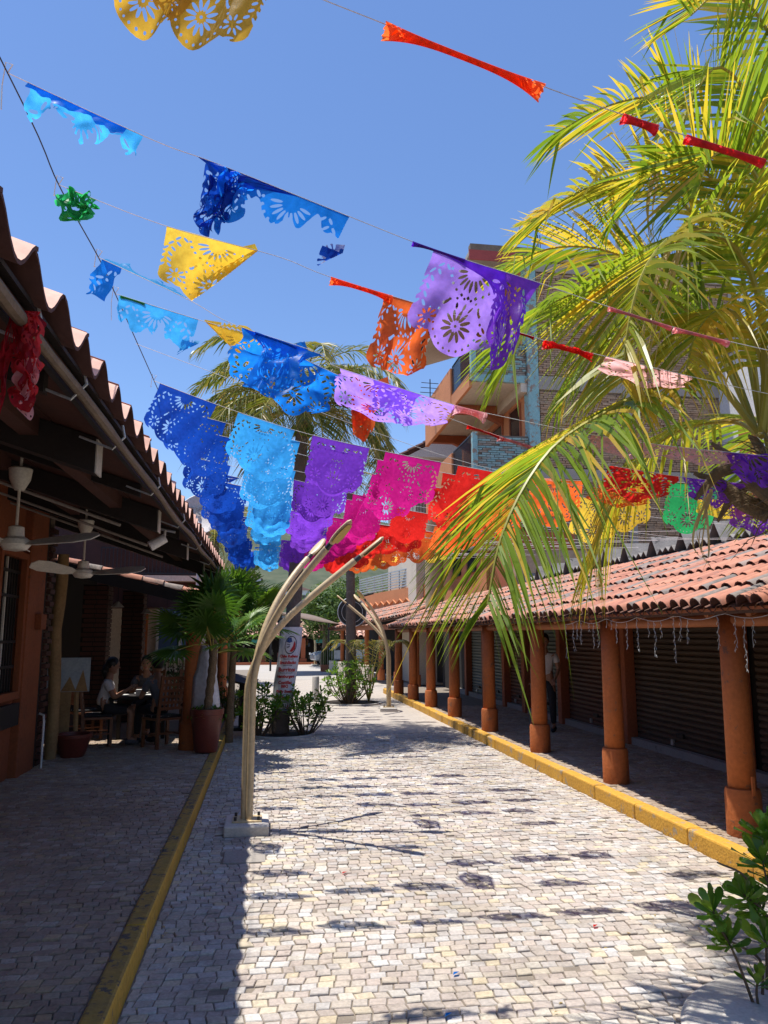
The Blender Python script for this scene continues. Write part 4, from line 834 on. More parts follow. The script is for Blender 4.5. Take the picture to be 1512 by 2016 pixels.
F([(1510, 850, 4.15), (1500, 720, 4.0), (1470, 640, 3.9), (1420, 610, 3.8), (1370, 660, 3.75), (1345, 760, 3.7)], Ll=.60, nl=44, w=.014, droop=.6, fwd=.4, tint=(.1, .5), start=.2)
F([(1500, 850, 4.2), (1470, 600, 4.1), (1440, 430, 4.05), (1380, 330, 4.0), (1300, 330, 4.0), (1240, 400, 4.0)], Ll=.62, nl=42, w=.013, droop=.15, fwd=.8, tint=(.3, .8), start=.2)
F([(1490, 850, 4.3), (1410, 690, 4.5), (1330, 640, 4.7), (1240, 650, 4.8), (1160, 700, 4.9), (1110, 790, 4.9)], Ll=.55, nl=36, w=.012, droop=.4, fwd=.7, tint=(.15, .6), start=.3, ragged=.15)
F([(1500, 840, 4.0), (1530, 600, 3.8), (1500, 380, 3.7), (1450, 300, 3.65), (1400, 310, 3.6), (1370, 380, 3.6)], Ll=.72, nl=44, w=.0135, droop=.08, fwd=.5, tint=(.5, 1), start=.25, vee=.45)
for az, el in ((20, 25), (60, 45), (15, 68)):
    h = Vector((math.cos(R(az)), math.sin(R(az)), 0)); cp = [Vector((-.46, 0, 2.9))]; p = cp[0].copy(); e = R(el)
    for k in range(5): p = p + (h * math.cos(e) + UP * math.sin(e)) * .42; e -= R(25); cp.append(p.copy())
    frond(p4, cp, .58, 50, .016, .2, .6, 'frond', .2, (.25, .9), 4)
# dry hanging strands, leaf boots and fibre
for q0, q1, q2 in (((1330, 470, 3.7), (1285, 560, 3.62), (1225, 770, 3.6)), ((1300, 320, 4.2), (1275, 420, 4.1), (1290, 500, 4.1)), ((1345, 470, 3.7), (1300, 620, 3.6), (1260, 800, 3.6)), ((1395, 960, 4.1), (1380, 1060, 4.0), (1400, 1120, 4.0))):
    mb = MB(); mb.open = True; random.seed(int(q0[0]))
    for k in range(5):
        a, b, c = (at(*q) - O4 + Vector((random.gauss(0, .02), random.gauss(0, .02), random.gauss(0, .03))) for q in (q0, q1, q2)); P = spline([a, b, c], 12); mb.rnd = random.random()
        vs = []
        for i, p in enumerate(P): ww = .010 * (1 - i / 13); s = Vector((math.cos(i * .5 + k), .4, .2)).normalized() * ww; vs += [p - s, p + s]
        mb.add(vs, [(2 * i, 2 * i + 1, 2 * i + 3, 2 * i + 2) for i in range(12)])
    stuff(mb.build('dry_strands', M['frond_dry'], p4))
for k in range(12):
    az = k * 2.4; z = 2.55 + .03 * k; h = Vector((math.cos(az), math.sin(az), 0)); c0 = Vector((-.40, .03, 0)); MB().tube([c0 + h * .06 + UP * z, c0 + h * .20 + UP * (z + .08), c0 + h * .34 + UP * (z + .22 if k % 3 else z + .02), c0 + h * .48 + UP * (z + .30 if k % 3 else z - .14)], [.065, .055, .038, .012], 8, True, 1, .55).build('leaf_boot', M['fibre'], p4, smooth='auto')
mb = MB(); random.seed(5)
for k in range(90):
    az = random.uniform(0, 6.28); z = random.uniform(2.3, 2.9); h = Vector((math.cos(az), math.sin(az), 0)); p = Vector((-.40, .03, .15)) + h * .08 + UP * z; q = p + h * random.uniform(.1, .3) + UP * random.uniform(-.2, .15); mb.tube([p, p.lerp(q, .5) + UP * .04, q], [.004, .003, .001], 4)
stuff(mb.build('fibres', M['fibre'], p4))
# ---------------------------------------------------------------- shrubs
def obovate(n=5):
    vs = []; pr = [(0, .06), (.25, .13), (.55, .30), (.8, .36), (.95, .22), (1, .02)]
    for t, w in pr: vs += [(-w * .5, t, .05 * t * t - .10 * w), (0, t, .06 * t - .11 * t * t), (w * .5, t, .05 * t * t - .10 * w)]
    # fold along midrib
    return vs, [(3 * i + k, 3 * i + k + 1, 3 * i + 4 + k, 3 * i + 3 + k) for i in range(5) for k in (0, 1)]
OV, OF = obovate()
def rosette(c, d, n, L, put):
    d = Vector(d).normalized(); q = d.to_track_quat('Z', 'Y')
    for k in range(n):
        a = k * 2.399 + random.uniform(0, .4); tilt = R(25 + 55 * (k / n) + random.gauss(0, 8)); s = L * random.uniform(.7, 1.1) * (.75 + .3 * k / n)
        Mx = Matrix.Translation(Vector(c) - d * .05 * k / n) @ q.to_matrix().to_4x4() @ Matrix.Rotation(a, 4, 'Z') @ Matrix.Rotation(R(90) - tilt, 4, 'X') @ Matrix.Rotation(random.gauss(0, .25), 4, 'Y') @ Matrix.Scale(s, 4)
        put(Mx)
def shrub(name, label, loc, h, spread, nst, L, mat, seed, nleaf=11, single=False, group=None, sub=2):
    random.seed(seed); t = thing(name, label, 'shrub', loc, 0, group); leaf = MB(); leaf.open = True; lm = MB(); lm.open = True; lm.add(OV, OF); lme = None
    if single: lme = lm.mesh('leaf'); lme.shade_smooth()
    def put(Mx):
        if single: o = link('leaf', lme, M[mat], t); o.matrix_local = Mx
        else: leaf.add([Mx @ Vector(v) for v in OV], OF, random.random())
    for i in range(nst):
        a = i * 2.399 + random.gauss(0, .3); r = spread * math.sqrt((i + .5) / nst); tip = Vector((r * math.cos(a), r * math.sin(a), h * random.uniform(.45, 1.0) * (1 - .25 * (r / spread) ** 2)))
        b = Vector((tip.x * .25, tip.y * .25, 0)); m = Vector((tip.x * .75, tip.y * .75, tip.z * .5)); P = spline([b, m, tip], 8)
        MB().tube(P, [.012 * (1 - .6 * k / 8) * max(.6, h) for k in range(9)], 6).build('stem', M['bark'], t, smooth='auto')
        rosette(tip, (P[-1] - P[-2]), nleaf, L, put)
        for s in range(sub):
            k = random.randint(3, 7); q = P[k] + Vector((random.gauss(0, .10), random.gauss(0, .10), random.uniform(.0, .14))) * max(.6, spread * 1.6); MB().tube([P[k], q], [.007, .004], 5).build('twig', M['bark'], t); rosette(q, q - P[k] + UP * .03, max(5, nleaf - 3), L * .9, put)
    if not single: stuff(leaf.build('foliage', M[mat], t, smooth=True))
    return t
shrub('leafy_shrub', 'glossy green shrub around the foot of the banner palm, on its left side', (-.12, 14.75, 0), 1.08, .42, 22, .15, 'shrub', 21)
shrub('leafy_shrub', 'taller leggy glossy shrub at the foot of the banner palm, beside the short bollard', (.75, 14.95, 0), 1.05, .48, 24, .15, 'shrub', 22)
shrub('leafy_shrub', 'broad glossy shrub clump around the slim palm by the round sign', (2.25, 21.4, 0), 1.15, .75, 34, .15, 'shrub', 23)
shrub('leafy_shrub', 'dark bushy shrub half hidden behind the menu stand', (-.78, 16.6, 0), 1.15, .32, 26, .09, 'shrub_dark', 25)
shrub('leafy_shrub', 'dark green hedge bush below the blue window', (-2.4, 22.6, 0), 1.5, .9, 34, .13, 'shrub_dark', 27)
# tree pits
pit = MB().lathe([(.62, -.02), (.62, .035), (.56, .04), (.56, .0), (.001, .012)], (.32, 14.95, 0), 30, False).build('tree_pit', M['concrete_pale'], street); MB().lathe([(.001, .02), (.555, .016)], (.32, 14.95, 0), 30, False).build('pit_soil', M['soil'], pit)
pit2 = MB().lathe([(.85, -.02), (.85, .03), (.78, .035), (.78, 0), (.001, .012)], (2.3, 21.5, 0), 30, False).build('tree_pit', M['concrete_pale'], far_street); MB().lathe([(.001, .02), (.775, .016)], (2.3, 21.5, 0), 30, False).build('pit_soil', M['soil'], pit2)
# round planter kerb and near shrub at the right
pk = tag(MB().lathe([(.83, -.02), (.83, .035), (.80, .05), (.45, .052), (.001, .05)], (2.73, 3.37, 0), 48, False).build('planter_ring', M['concrete_pale'], smooth='auto'), 'round pale concrete planter ring around the near shrub and palm', 'planter')
random.seed(31); ns = thing('leafy_shrub', 'near shrub of large glossy paddle leaves in the round concrete planter', 'shrub', (2.62, 3.9, .0)); NO = Vector((2.62, 3.9, 0))
lm = MB(); lm.open = True; lm.add(OV, OF); nle = lm.mesh('leaf'); nle.shade_smooth()
def nput(Mx): o = link('leaf', nle, M['shrub'], ns); o.matrix_local = Mx
stems = [([(1490, 1995, 3.85), (1455, 1900, 3.8), (1432, 1850, 3.78)], 9, .10), ([(1432, 1850, 3.78), (1420, 1830, 3.78), (1402, 1790, 3.75)], 10, .10), ([(1500, 2000, 3.9), (1500, 1900, 3.9), (1470, 1870, 3.85), (1432, 1850, 3.8)], 6, .07),
         ([(1510, 2010, 3.95), (1508, 1850, 3.95), (1490, 1800, 3.95), (1478, 1775, 3.95)], 14, .12), ([(1520, 2010, 4.0), (1520, 1800, 4.0), (1500, 1690, 4.0)], 15, .125), ([(1530, 2010, 4.0), (1530, 1780, 4.0), (1508, 1640, 4.02)], 15, .12), ([(1500, 2010, 3.85), (1490, 1960, 3.8), (1492, 1925, 3.8)], 9, .075),
         ([(1540, 2000, 4.0), (1545, 1800, 4.0), (1530, 1720, 4.05)], 14, .12), ([(1515, 1830, 3.95), (1470, 1730, 3.95), (1412, 1698, 3.95)], 0, 0), ([(1520, 1990, 3.9), (1525, 1900, 3.85), (1505, 1850, 3.8)], 9, .11), ([(1550, 2000, 4.1), (1560, 1760, 4.1), (1560, 1650, 4.1)], 15, .12), ([(1520, 1820, 3.95), (1500, 1790, 3.9), (1462, 1760, 3.88)], 10, .10)]
for pl, n, L in stems:
    P = spline([at(*q) - NO for q in pl], 10); P[0].z = max(P[0].z, .0)
    MB().tube(P, [.0085 * (1 - .45 * k / 10) for k in range(11)], 7).build('stem', M['bark'], ns, smooth='auto')
    if n: rosette(P[-1], P[-1] - P[-3] + UP * .02, int(n * 1.35), L * 1.45, nput); rosette(P[7] + Vector((random.gauss(0, .03), random.gauss(0, .03), 0)), Vector((random.gauss(0, .6), random.gauss(0, .6), .6)), int(n * .7), L * 1.05, nput) if n > 9 else None; 
# ---------------------------------------------------------------- fan palm in its pot
fp = thing('potted_fan_palm', 'fan palm with star shaped leaves in a tall dull red pot on the kerb', 'potted palm', (-.86, 12.05, .145))
potgeo(.17, .235, .62).build('pot', M['pot'], fp, smooth='auto'); MB().lathe([(.001, .54), (.21, .53)], n=20, cap=False).build('soil', M['soil'], fp)
tr = MB().tube(spline([(0, 0, .5), (.03, 0, .9), (.06, 0, 1.3), (.05, 0, 1.65)], 16), [.055 + .012 * (i % 2) for i in range(17)], 10).build('trunk', M['fibre'], fp, smooth='auto')
random.seed(9); cover = MB(); cover.open = True
for k in range(90):
    a = random.uniform(0, 6.28); r = random.uniform(.08, .29); Mx = Matrix.Translation((r * math.cos(a), r * math.sin(a), .62 - max(0, r - .19) * random.uniform(.5, 2.5))) @ Matrix.Rotation(a, 4, 'Z') @ Matrix.Rotation(random.uniform(-1, 1), 4, 'X') @ Matrix.Scale(random.uniform(.04, .08), 4); cover.add([Mx @ Vector(v) for v in OV], OF, random.random())
stuff(cover.build('trailing_leaves', M['shrub'], fp))
def fan_leaf(parent, base, c, nd, Rl, n=24, mat='fanleaf'):
    base, c, nd = Vector(base), Vector(c), Vector(nd).normalized(); fw = (c - base).normalized(); side = fw.cross(nd).normalized(); nd = side.cross(fw).normalized()
    ro = MB().tube([base, base.lerp(c, .5) + UP * .04, c], [.011, .008, .006], 6).build('fan_leaf', M['rachis'], parent)
    mb = MB(); mb.open = True; mb.rnd = random.random() * .6
    for k in range(n):
        a = R(-155 + 310 * k / (n - 1)); d = fw * math.cos(a) + side * math.sin(a); L = Rl * (.72 + .28 * math.cos(a * .5)) * random.uniform(.92, 1.05); w = L * .035; sd = (nd.cross(d)).normalized(); vs = []
        for i in range(6):
            t = i / 5; p = c + d * L * t + nd * (-.12 * L * t * t + .05 * L * t) + UP * (-.10 * L * t ** 3); ww = w * (1.9 * t / .4 if t < .4 else 1.9 * (1 - (t - .4) / .6) ** .8) + .001; z = nd * ww * .5
            vs += [p - sd * ww, p + z, p + sd * ww]
        mb.add(vs, [(3 * i + q, 3 * i + q + 1, 3 * i + 4 + q, 3 * i + 3 + q) for i in range(5) for q in (0, 1)])
    stuff(mb.build('blades', M[mat], ro))
top = Vector((.05, 0, 1.65))
for i in range(19):
    az = i * 2.399; el = R((78, 55, 35, 12, -12, 20)[i % 6] + random.gauss(0, 6)); d = Vector((math.cos(az) * math.cos(el), math.sin(az) * math.cos(el), math.sin(el))); L = random.uniform(.45, .75)
    c = top + d * L; nd = UP * (1 - .5 * math.sin(el)) - Vector((math.cos(az), math.sin(az), 0)) * .7 + Vector((0, -.35, 0)); fan_leaf(fp, top - UP * random.uniform(0, .3), c, nd, random.uniform(.40, .53))
# second fan palm behind, sunlit
fp2 = thing('fan_palm', 'sunlit fan palm standing behind the potted one, near the menu stand', 'palm tree', (-.62, 14.1, 0)); trunk(fp2, [(0, 0, 0), (.02, 0, 1.0), (.05, 0, 2.0)], .07, .05, 12, 'fibre')
for i in range(30):
    az = i * 2.399 + 1; el = R((80, 58, 38, 15, -8, 25)[i % 6] + random.gauss(0, 6)); d = Vector((math.cos(az) * math.cos(el), math.sin(az) * math.cos(el), math.sin(el))); L = random.uniform(.5, .8); tp = Vector((.05, 0, 2.0)); c = tp + d * L
    fan_leaf(fp2, tp - UP * random.uniform(0, .3), c, UP * (1 - .5 * math.sin(el)) - Vector((math.cos(az), math.sin(az), 0)) * .7, random.uniform(.42, .58))
# young palm fronds in the shrubs under the slim palm
yp = thing('young_palm', 'young feather palm arching out of the shrub clump by the slim palm', 'palm tree', (2.85, 21.9, 0)); random.seed(3)
for i in range(9):
    az = i * 2.399; h = Vector((math.cos(az), math.sin(az), 0)); frond(yp, [(0, 0, 0), h * .25 + UP * .8, h * .6 + UP * 1.5, h * 1.0 + UP * 1.7, h * 1.3 + UP * 1.45], .32, 26, .016, .4, .6, 'frond_far', .3, (0, .4), 3)
# ---------------------------------------------------------------- broad trees
def tree(label, loc, h, rx, rz, n, seed, s=.16):
    random.seed(seed); t = thing('broadleaf_tree', label, 'tree', loc); MB().tube(spline([(0, 0, 0), (.1, 0, h * .35), (0, .1, h * .7)], 10), [.22 * (1 - .06 * i) for i in range(11)], 10).build('trunk', M['bark'], t, smooth='auto')
    for k in range(7): a = k * .9; MB().tube([(0, 0, h * .4), (rx * .5 * math.cos(a), rx * .5 * math.sin(a), h * .62 + .1 * k)], [.09, .03], 6).build('limb', M['bark'], t)
    cl = [(Vector((random.gauss(0, .42) * rx, random.gauss(0, .42) * rx, h - rz + random.gauss(0, .42) * rz)), random.uniform(.25, .5) * rx) for _ in range(26)]; mb = MB(); mb.open = True
    for k in range(n):
        c, r = random.choice(cl); d = Vector((random.gauss(0, 1), random.gauss(0, 1), random.gauss(0, 1))).normalized(); p = c + d * r * random.random() ** .33; a = Vector((random.gauss(0, 1), random.gauss(0, 1), random.gauss(0, .6))).normalized(); b = a.cross(d if abs(a.dot(d)) < .9 else UP).normalized(); q = s * random.uniform(.6, 1.3)
        mb.add([p - a * q * .5, p + b * q * .25, p + a * q * .5, p - b * q * .25], [(0, 1, 2, 3)], random.random())
    stuff(mb.build('crown', M['tree'], t))
tree('rounded green tree beyond the far junction behind the shade sail', (3.3, 46, 0), 4.9, 1.9, 1.5, 9000, 1, .22)
tree('green tree farther off by the white house', (6.2, 56, 0), 5.6, 2.6, 1.8, 6000, 2, .26)
tree('pale green tree beyond the market roof', (-5.5, 58, 0), 5.2, 2.6, 1.8, 6000, 3, .26)
tree('leafy tree behind the cafe and the fan palms', (-1.6, 31, 0), 3.9, 1.6, 1.3, 6000, 4, .2)
# small houses on the hillside
for i, (x, y, z, lb) in enumerate(((6, 190, 9.5, 'tiny white hillside house lowest on the slope'), (-6, 215, 14, 'tiny cream hillside house with flat roof'), (24, 240, 19, 'tiny pale hillside house high among the trees'))):
    t = thing('hillside_house', lb, 'house', (x, y, z)); MB().box(-4, 4, -3, 3, -3, 3).build('wall', M['white'], t); MB().prism([(-4.4, 3), (4.4, 3), (0, 4.4)], 'y', -3.4, 3.4).build('roof', M['tile_new'], t)
    for wx in (-2.4, 0, 2.4): MB().box(wx - .6, wx + .6, -3.06, -3.02, .4, 1.8).build('window', M['glass'], t)
# ================================================================ CUT FILM FLAGS
random.seed(77)
FW, FH = .46, .40
def ell(x, y, cx, cy, a, b, an=0):
    c, s = math.cos(an), math.sin(an); u = (x - cx) * c + (y - cy) * s; v = -(x - cx) * s + (y - cy) * c
    return (np.sqrt((u / a) ** 2 + (v / b) ** 2) - 1) * min(a, b)
def flag_field(x, y, fine):                                # > 0 where film is left; x across, y down
    out = np.maximum.reduce([.262 - y, .142 - np.hypot(x, y - .252), .088 - np.hypot(x - .148, y - .245), .088 - np.hypot(x + .148, y - .245)])
    out = np.minimum(out, FW / 2 - np.abs(x)); out = np.minimum(out, y)
    if fine: out = out - np.where(y > .02, .0028 * (1 - np.abs(np.sin((x + y * 1.3) * 180))), 0)
    h = [1 + 0 * x]
    for k in range(12):
        a = k * math.pi / 6; h.append(ell(x, y, .047 * math.cos(a), .272 + .047 * math.sin(a), .026, .0078, a))
    h.append(np.hypot(x, y - .272) - .007)
    for k in range(22):
        a = k * 2 * math.pi / 22; h.append(np.hypot(x - .112 * math.cos(a), y - .262 - .112 * math.sin(a)) - .0062)
    for k in range(9):
        a = math.pi * (k + .5) / 9; h.append(ell(x, y, .062 * math.cos(a), .038 + .062 * math.sin(a), .026, .0065, a))
    for k in range(11):
        a = math.pi * (k + .5) / 11; d = np.abs(x - .118 * math.cos(a)) + np.abs(y - .036 - .108 * math.sin(a)); h.append(d * .7 - .0062)
    for sg in (-1, 1):
        for k in range(6):
            t = k / 5; px, py = sg * (.205 - .055 * t + .03 * math.sin(t * 3)), .215 - .165 * t
            for q in (-1, 1): h.append(ell(x, y, px + sg * q * .017, py, .0165, .0062, sg * (math.pi / 2 - q * .75) + math.pi / 2 * 0 + (0 if sg > 0 else math.pi)))
        for k in range(8): a = k * math.pi / 4; h.append(ell(x, y, sg * .150 + .030 * math.cos(a), .268 + .030 * math.sin(a), .015, .0055, a))
        h.append(ell(x, y, sg * .155, .325, .03, .005, -sg * .5)); h.append(ell(x, y, sg * .035, .190, .006, .016, sg * .35)); h.append(ell(x, y, sg * .085, .195, .02, .006, sg * .9))
    h.append(ell(x, y, 0, .185, .006, .018)); hm = np.minimum.reduce(h); return np.minimum(out, hm)
def flag_flat(nx, ny, fine=False, tear=None):
    xs = np.linspace(-FW / 2, FW / 2, nx + 1); ys = np.linspace(0, FH, ny + 1); X, Y = np.meshgrid(xs, ys); f = flag_field(X, Y, fine)
    f[0, :] = np.maximum(f[0, :], .004)
    if tear: f = np.minimum(f, tear(X, Y))
    vs = []; fs = []; idx = {}
    def vert(key, p):
        if key not in idx: idx[key] = len(vs); vs.append(p)
        return idx[key]
    for j in range(ny):
        for i in range(nx):
            c = ((i, j), (i + 1, j), (i + 1, j + 1), (i, j + 1)); g = [f[b, a] for a, b in c]
            if max(g) <= 0: continue
            poly = []
            for k in range(4):
                (a, b), (a2, b2) = c[k], c[(k + 1) % 4]; g0, g1 = g[k], g[(k + 1) % 4]
                if g0 > 0: poly.append(vert((a, b), (X[b, a], Y[b, a])))
                if (g0 > 0) != (g1 > 0):
                    t = g0 / (g0 - g1); kk = tuple(sorted(((a, b), (a2, b2)))); poly.append(vert(kk, (X[b, a] + (X[b2, a2] - X[b, a]) * t, Y[b, a] + (Y[b2, a2] - Y[b, a]) * t)))
            if len(poly) >= 3: fs.append(tuple(poly))
    return vs, fs
_flat = {}
def flat(nx, ny, fine, tear=None, key=None):
    k = (nx, ny, fine, key)
    if k not in _flat: _flat[k] = flag_flat(nx, ny, fine, tear)
    return _flat[k]
def jag(a, b, seed, k=26):                                 # ragged tear: film stays above a + b*noise
    return lambda X, Y: (a + b * (np.sin(X * k + seed) * .5 + np.sin(X * k * 2.7 + seed * 2.1) * .35 + np.abs(((X * k * .6 + seed) % 1) - .5)) - Y) * .7
def shape(vs, folds=(), swing=.0, curl=.0, wave=.012, wk=16, ph=0, sx=1.0, sy=1.0, crump=0, cs=9, roll=None, skew=0, gather=None):
    out = []
    for x, y in vs:
        if roll:                                           # wound round the string
            r = roll[0] + roll[1] * abs(2 * x / FW) ** 3; a = y / max(r * 1.4, .010) + x * roll[2]; p = Vector((x * sx, r * math.sin(a), -r * (1 - math.cos(a)) * .8))
        else:
            px, py, pz = x, 0.0, y
            for (fx, fy, ang, al) in folds:
                nx_, ny_ = math.cos(ang), math.sin(ang); d = (px - fx) * nx_ + (pz - fy) * ny_
                if d > 0: nd = d * math.cos(al) - py * math.sin(al); py = d * math.sin(al) + py * math.cos(al); px += (nd - d) * nx_; pz += (nd - d) * ny_
            px *= sx; pz *= sy
            if gather: g = gather[1] + (1 - gather[1]) * max(0, 1 - pz / gather[2]) ** 2 if gather[2] > 0 else gather[1]; px = gather[0] + (px - gather[0]) * g
            px += skew * pz
            th = swing + curl * pz / FH; yy = py + pz * math.sin(th) + wave * math.sin(wk * x + ph) * (pz / FH) + .4 * wave * math.sin(wk * 2.3 * x + 9 * pz + ph * 2) * (pz / FH); p = Vector((px, yy, -pz * math.cos(th)))
        if crump:
            q = Vector((x, y, ph)) * cs; p += Vector((noise.noise(q), noise.noise(q + Vector((9, 3, 1))), noise.noise(q + Vector((2, 7, 5))))) * crump * min(1, y / .06)
        out.append(p)
    return out
def flag_mesh(name, vs, fs, **kw):
    mb = MB(); mb.open = True; mb.add(shape(vs, **kw), fs); me = mb.mesh(name); me.shade_smooth(); return me
def place(me, colour, parent, a, b, label=None):           # a, b = string points at the flag's upper corners
    a, b = Vector(a), Vector(b); o = link('flag', me, None, parent)
    if not me.materials: me.materials.append(None)
    o.material_slots[0].link = 'OBJECT'; o.material_slots[0].material = M['flag_' + colour]
    d = (b - a); d.normalize(); yv = UP.cross(d).normalized(); zv = d.cross(yv); Mx = Matrix((d, yv, zv)).transposed().to_4x4(); o.matrix_local = Matrix.Translation((a + b) / 2) @ Mx
    o['label'] = label or ('%s cut plastic flag' % CN.get(colour, colour)); return o
CN = dict(blue='deep blue', azure='bright blue', cyan='sky blue', lilac='pale purple', amber='light orange', yellow_shaded='shaded golden yellow', rose='rose red', crimson='dark red')
# --- wire along the left that the strings are tied to
wl = [(-1.32, .5, 4.35), (-1.06, 2.9, 4.03), (-.985, 3.4, 3.87), (-.91, 3.9, 3.78), (-.90, 4.3, 3.765), (-.85, 5.5, 3.66)] + [(-.85 - .005 * i, 5.5 + i * 1.55, 3.66 + .004 * i) for i in range(1, 11)]
lw = thing('support_wire', 'thin dark wire running along the left eave that carries the flag strings', 'wire'); MB().tube(spline(wl, 80), .003, 5).build('cable', M['wire'], lw)
for i, p in enumerate(wl[1:6]): mb = MB(); q = Vector(p); mb.tube([q, q + Vector((.02, -.01, .03)), q + Vector((-.01, 0, .045)), q + Vector((-.02, .01, -.05)), q + Vector((-.012, 0, -.16 if i in (0, 3) else -.05))], .0025, 4); mb.build('knot', M['string'], lw)
def garland(label, pts, n=40, rad=.0017):
    g = thing('flag_garland', label, 'garland', (0, 0, 0)); P = spline(pts, n); MB().tube(P, rad, 5).build('string', M['string'], g); return g, P
def on(P, X):                                              # point of a string at street position X
    for a, b in zip(P[:-1], P[1:]):
        if (a.x - X) * (b.x - X) <= 0 and a.x != b.x: return a.lerp(b, (X - a.x) / (b.x - a.x))
    return P[-1] if X > P[-1].x else P[0]
def put(g, P, x0, colour, me, x1=None, label=None): return place(me, colour, g, on(P, x0), on(P, x1 or x0 + FW), label)
FINE = (84, 74, True)
v0, f0 = flat(*FINE)
# --- loose, wind-torn strings in front
S0 = [(-1.5, 2.1, 4.42), (-.9, 2.1, 4.20), (-.46, 2.1, 4.01), (0, 2.1, 3.83), (.31, 2.1, 3.73), (.83, 2.1, 3.57), (1.3, 2.1, 3.45), (1.6, 2.1, 3.385), (3.0, 2.1, 3.15), (4.6, 2.15, 3.0)]
g, P = garland('wind-blown string with golden, rolled orange and rose red flags, highest over the street', S0)
put(g, P, -.545, 'yellow_shaded', flag_mesh('flag', v0, f0, swing=-.12, curl=.2, wave=.03, ph=1, sy=.9, sx=.6, crump=.012), label='golden flag folded over itself')
put(g, P, -.385, 'yellow_shaded', flag_mesh('flag', v0, f0, swing=-.15, curl=.15, wave=.02, ph=2, sy=.86, sx=.66), label='golden flag with large cut flower')
put(g, P, .31, 'orange', flag_mesh('flag', v0, f0, roll=(.010, .022, 1.5), sx=1.16), .84, 'orange flag rolled tightly along its string')
put(g, P, 1.09, 'rose', flag_mesh('flag', v0, f0, roll=(.013, .008, 2), sx=.26), 1.21, 'short rose red roll'); put(g, P, 1.3, 'rose', flag_mesh('flag', v0, f0, roll=(.012, .006, 3), sx=.6), 1.58, 'rose red flag rolled on its string')
put(g, P, -1.4, 'yellow_shaded', flag_mesh('flag', v0, f0, swing=.2))
S1 = [(-1.06, 2.9, 4.03), (-.5, 2.9, 3.80), (-.24, 2.9, 3.72), (.30, 2.9, 3.535), (.55, 2.9, 3.45), (.76, 2.9, 3.39), (1.08, 2.9, 3.31), (1.4, 2.9, 3.22), (1.93, 2.9, 3.10), (3.2, 2.95, 2.95), (4.6, 3.0, 2.9)]
g, P = garland('string with torn sky blue, bright blue and folded purple flags, tied beside a trailing knot', S1)
tv, tf = flat(84, 74, True, jag(.07, .055, 1.2), 't1'); put(g, P, -.99, 'cyan', flag_mesh('flag', tv, tf, crump=.03, cs=14, wave=.02, sx=1.03, roll=None, swing=.5, curl=.8), -.52, 'shredded sky blue flag')
tv, tf = flat(84, 74, True, jag(.03, .02, 3.3), 't1b'); put(g, P, -1.0, 'azure', flag_mesh('flag', tv, tf, crump=.012, cs=20, swing=-.2, sx=.9), -.58, 'blue strip left on the string')
tv, tf = flat(84, 74, True, jag(.085, .06, 2.2, 20), 't2'); put(g, P, -.15, 'azure', flag_mesh('flag', tv, tf, wave=.02, swing=.15, curl=.2, ph=2, skew=-.1), .30, 'torn bright blue flag with ragged edge')
put(g, P, -.27, 'blue', flag_mesh('flag', v0, f0, crump=.06, cs=11, gather=(-.12, .28, .05), sy=.78, ph=4), .05, 'crumpled blue flag'); put(g, P, -.26, 'azure', flag_mesh('flag', v0, f0, crump=.05, cs=10, gather=(-.08, .26, .05), sy=.68, ph=1), .05, 'crumpled bright blue flag')
tv, tf = flat(84, 74, True, lambda X, Y: np.minimum(.07 - np.abs(X), .085 - Y), 't3'); sc = put(g, P, .02, 'blue', flag_mesh('flag', tv, tf, folds=[(.0, .02, .7, R(150))], crump=.012), .38, 'dangling blue scrap'); sc.location.z -= .19; sc.location.x += .05
put(g, P, .55, 'purple', flag_mesh('flag', v0, f0, roll=(.006, .008, 2), sx=.5), .78, 'thin twisted purple strip')
put(g, P, .64, 'lilac', flag_mesh('flag', v0, f0, folds=[(.13, .0, -.45, R(150))], wave=.03, crump=.012, sx=.88, sy=1.0, skew=-.10, swing=.3), 1.04, 'purple flag with large cut flower, its corner folded')
put(g, P, .70, 'purple', flag_mesh('flag', v0, f0, wave=.03, crump=.025, gather=(.16, .30, .14), sy=1.12, swing=-.1, ph=2), 1.06, 'dark purple flag hanging in a long fold')
put(g, P, 1.4, 'pink', flag_mesh('flag', v0, f0, roll=(.007, .006, 2), sx=.62), 1.67, 'faded pink roll'); put(g, P, 1.69, 'pink', flag_mesh('flag', v0, f0, roll=(.008, .01, 2.4), sx=.55), 1.93, 'faded pink roll')
S2 = [(-.985, 3.4, 3.87), (-.51, 3.4, 3.71), (0, 3.4, 3.60), (.25, 3.4, 3.515), (.77, 3.4, 3.385), (1.19, 3.4, 3.29), (1.54, 3.4, 3.21), (3.0, 3.45, 3.0), (4.6, 3.5, 2.95)]
g, P = garland('string with knotted green, bright yellow and hanging orange flags', S2)
put(g, P, -1.02, 'green', flag_mesh('flag', v0, f0, crump=.075, cs=13, gather=(0, .30, 0), sy=.36), -.78, 'green flag bunched into a knot')
put(g, P, -.51, 'yellow', flag_mesh('flag', v0, f0, folds=[(.14, .06, .55, R(160))], swing=.5, curl=-.3, wave=.025, sx=1.05, sy=.78, ph=1), -.02, 'bright yellow flag, one end rolled up')
put(g, P, .25, 'orange', flag_mesh('flag', v0, f0, roll=(.012, .014, 2), sx=.66), .56, 'twisted orange strip'); put(g, P, .50, 'orange', flag_mesh('flag', v0, f0, crump=.03, cs=9, sx=.58, sy=1.08, wave=.04, swing=.1, folds=[(0, .33, 1.4, R(120))]), .78, 'orange flag hanging with folded hem')
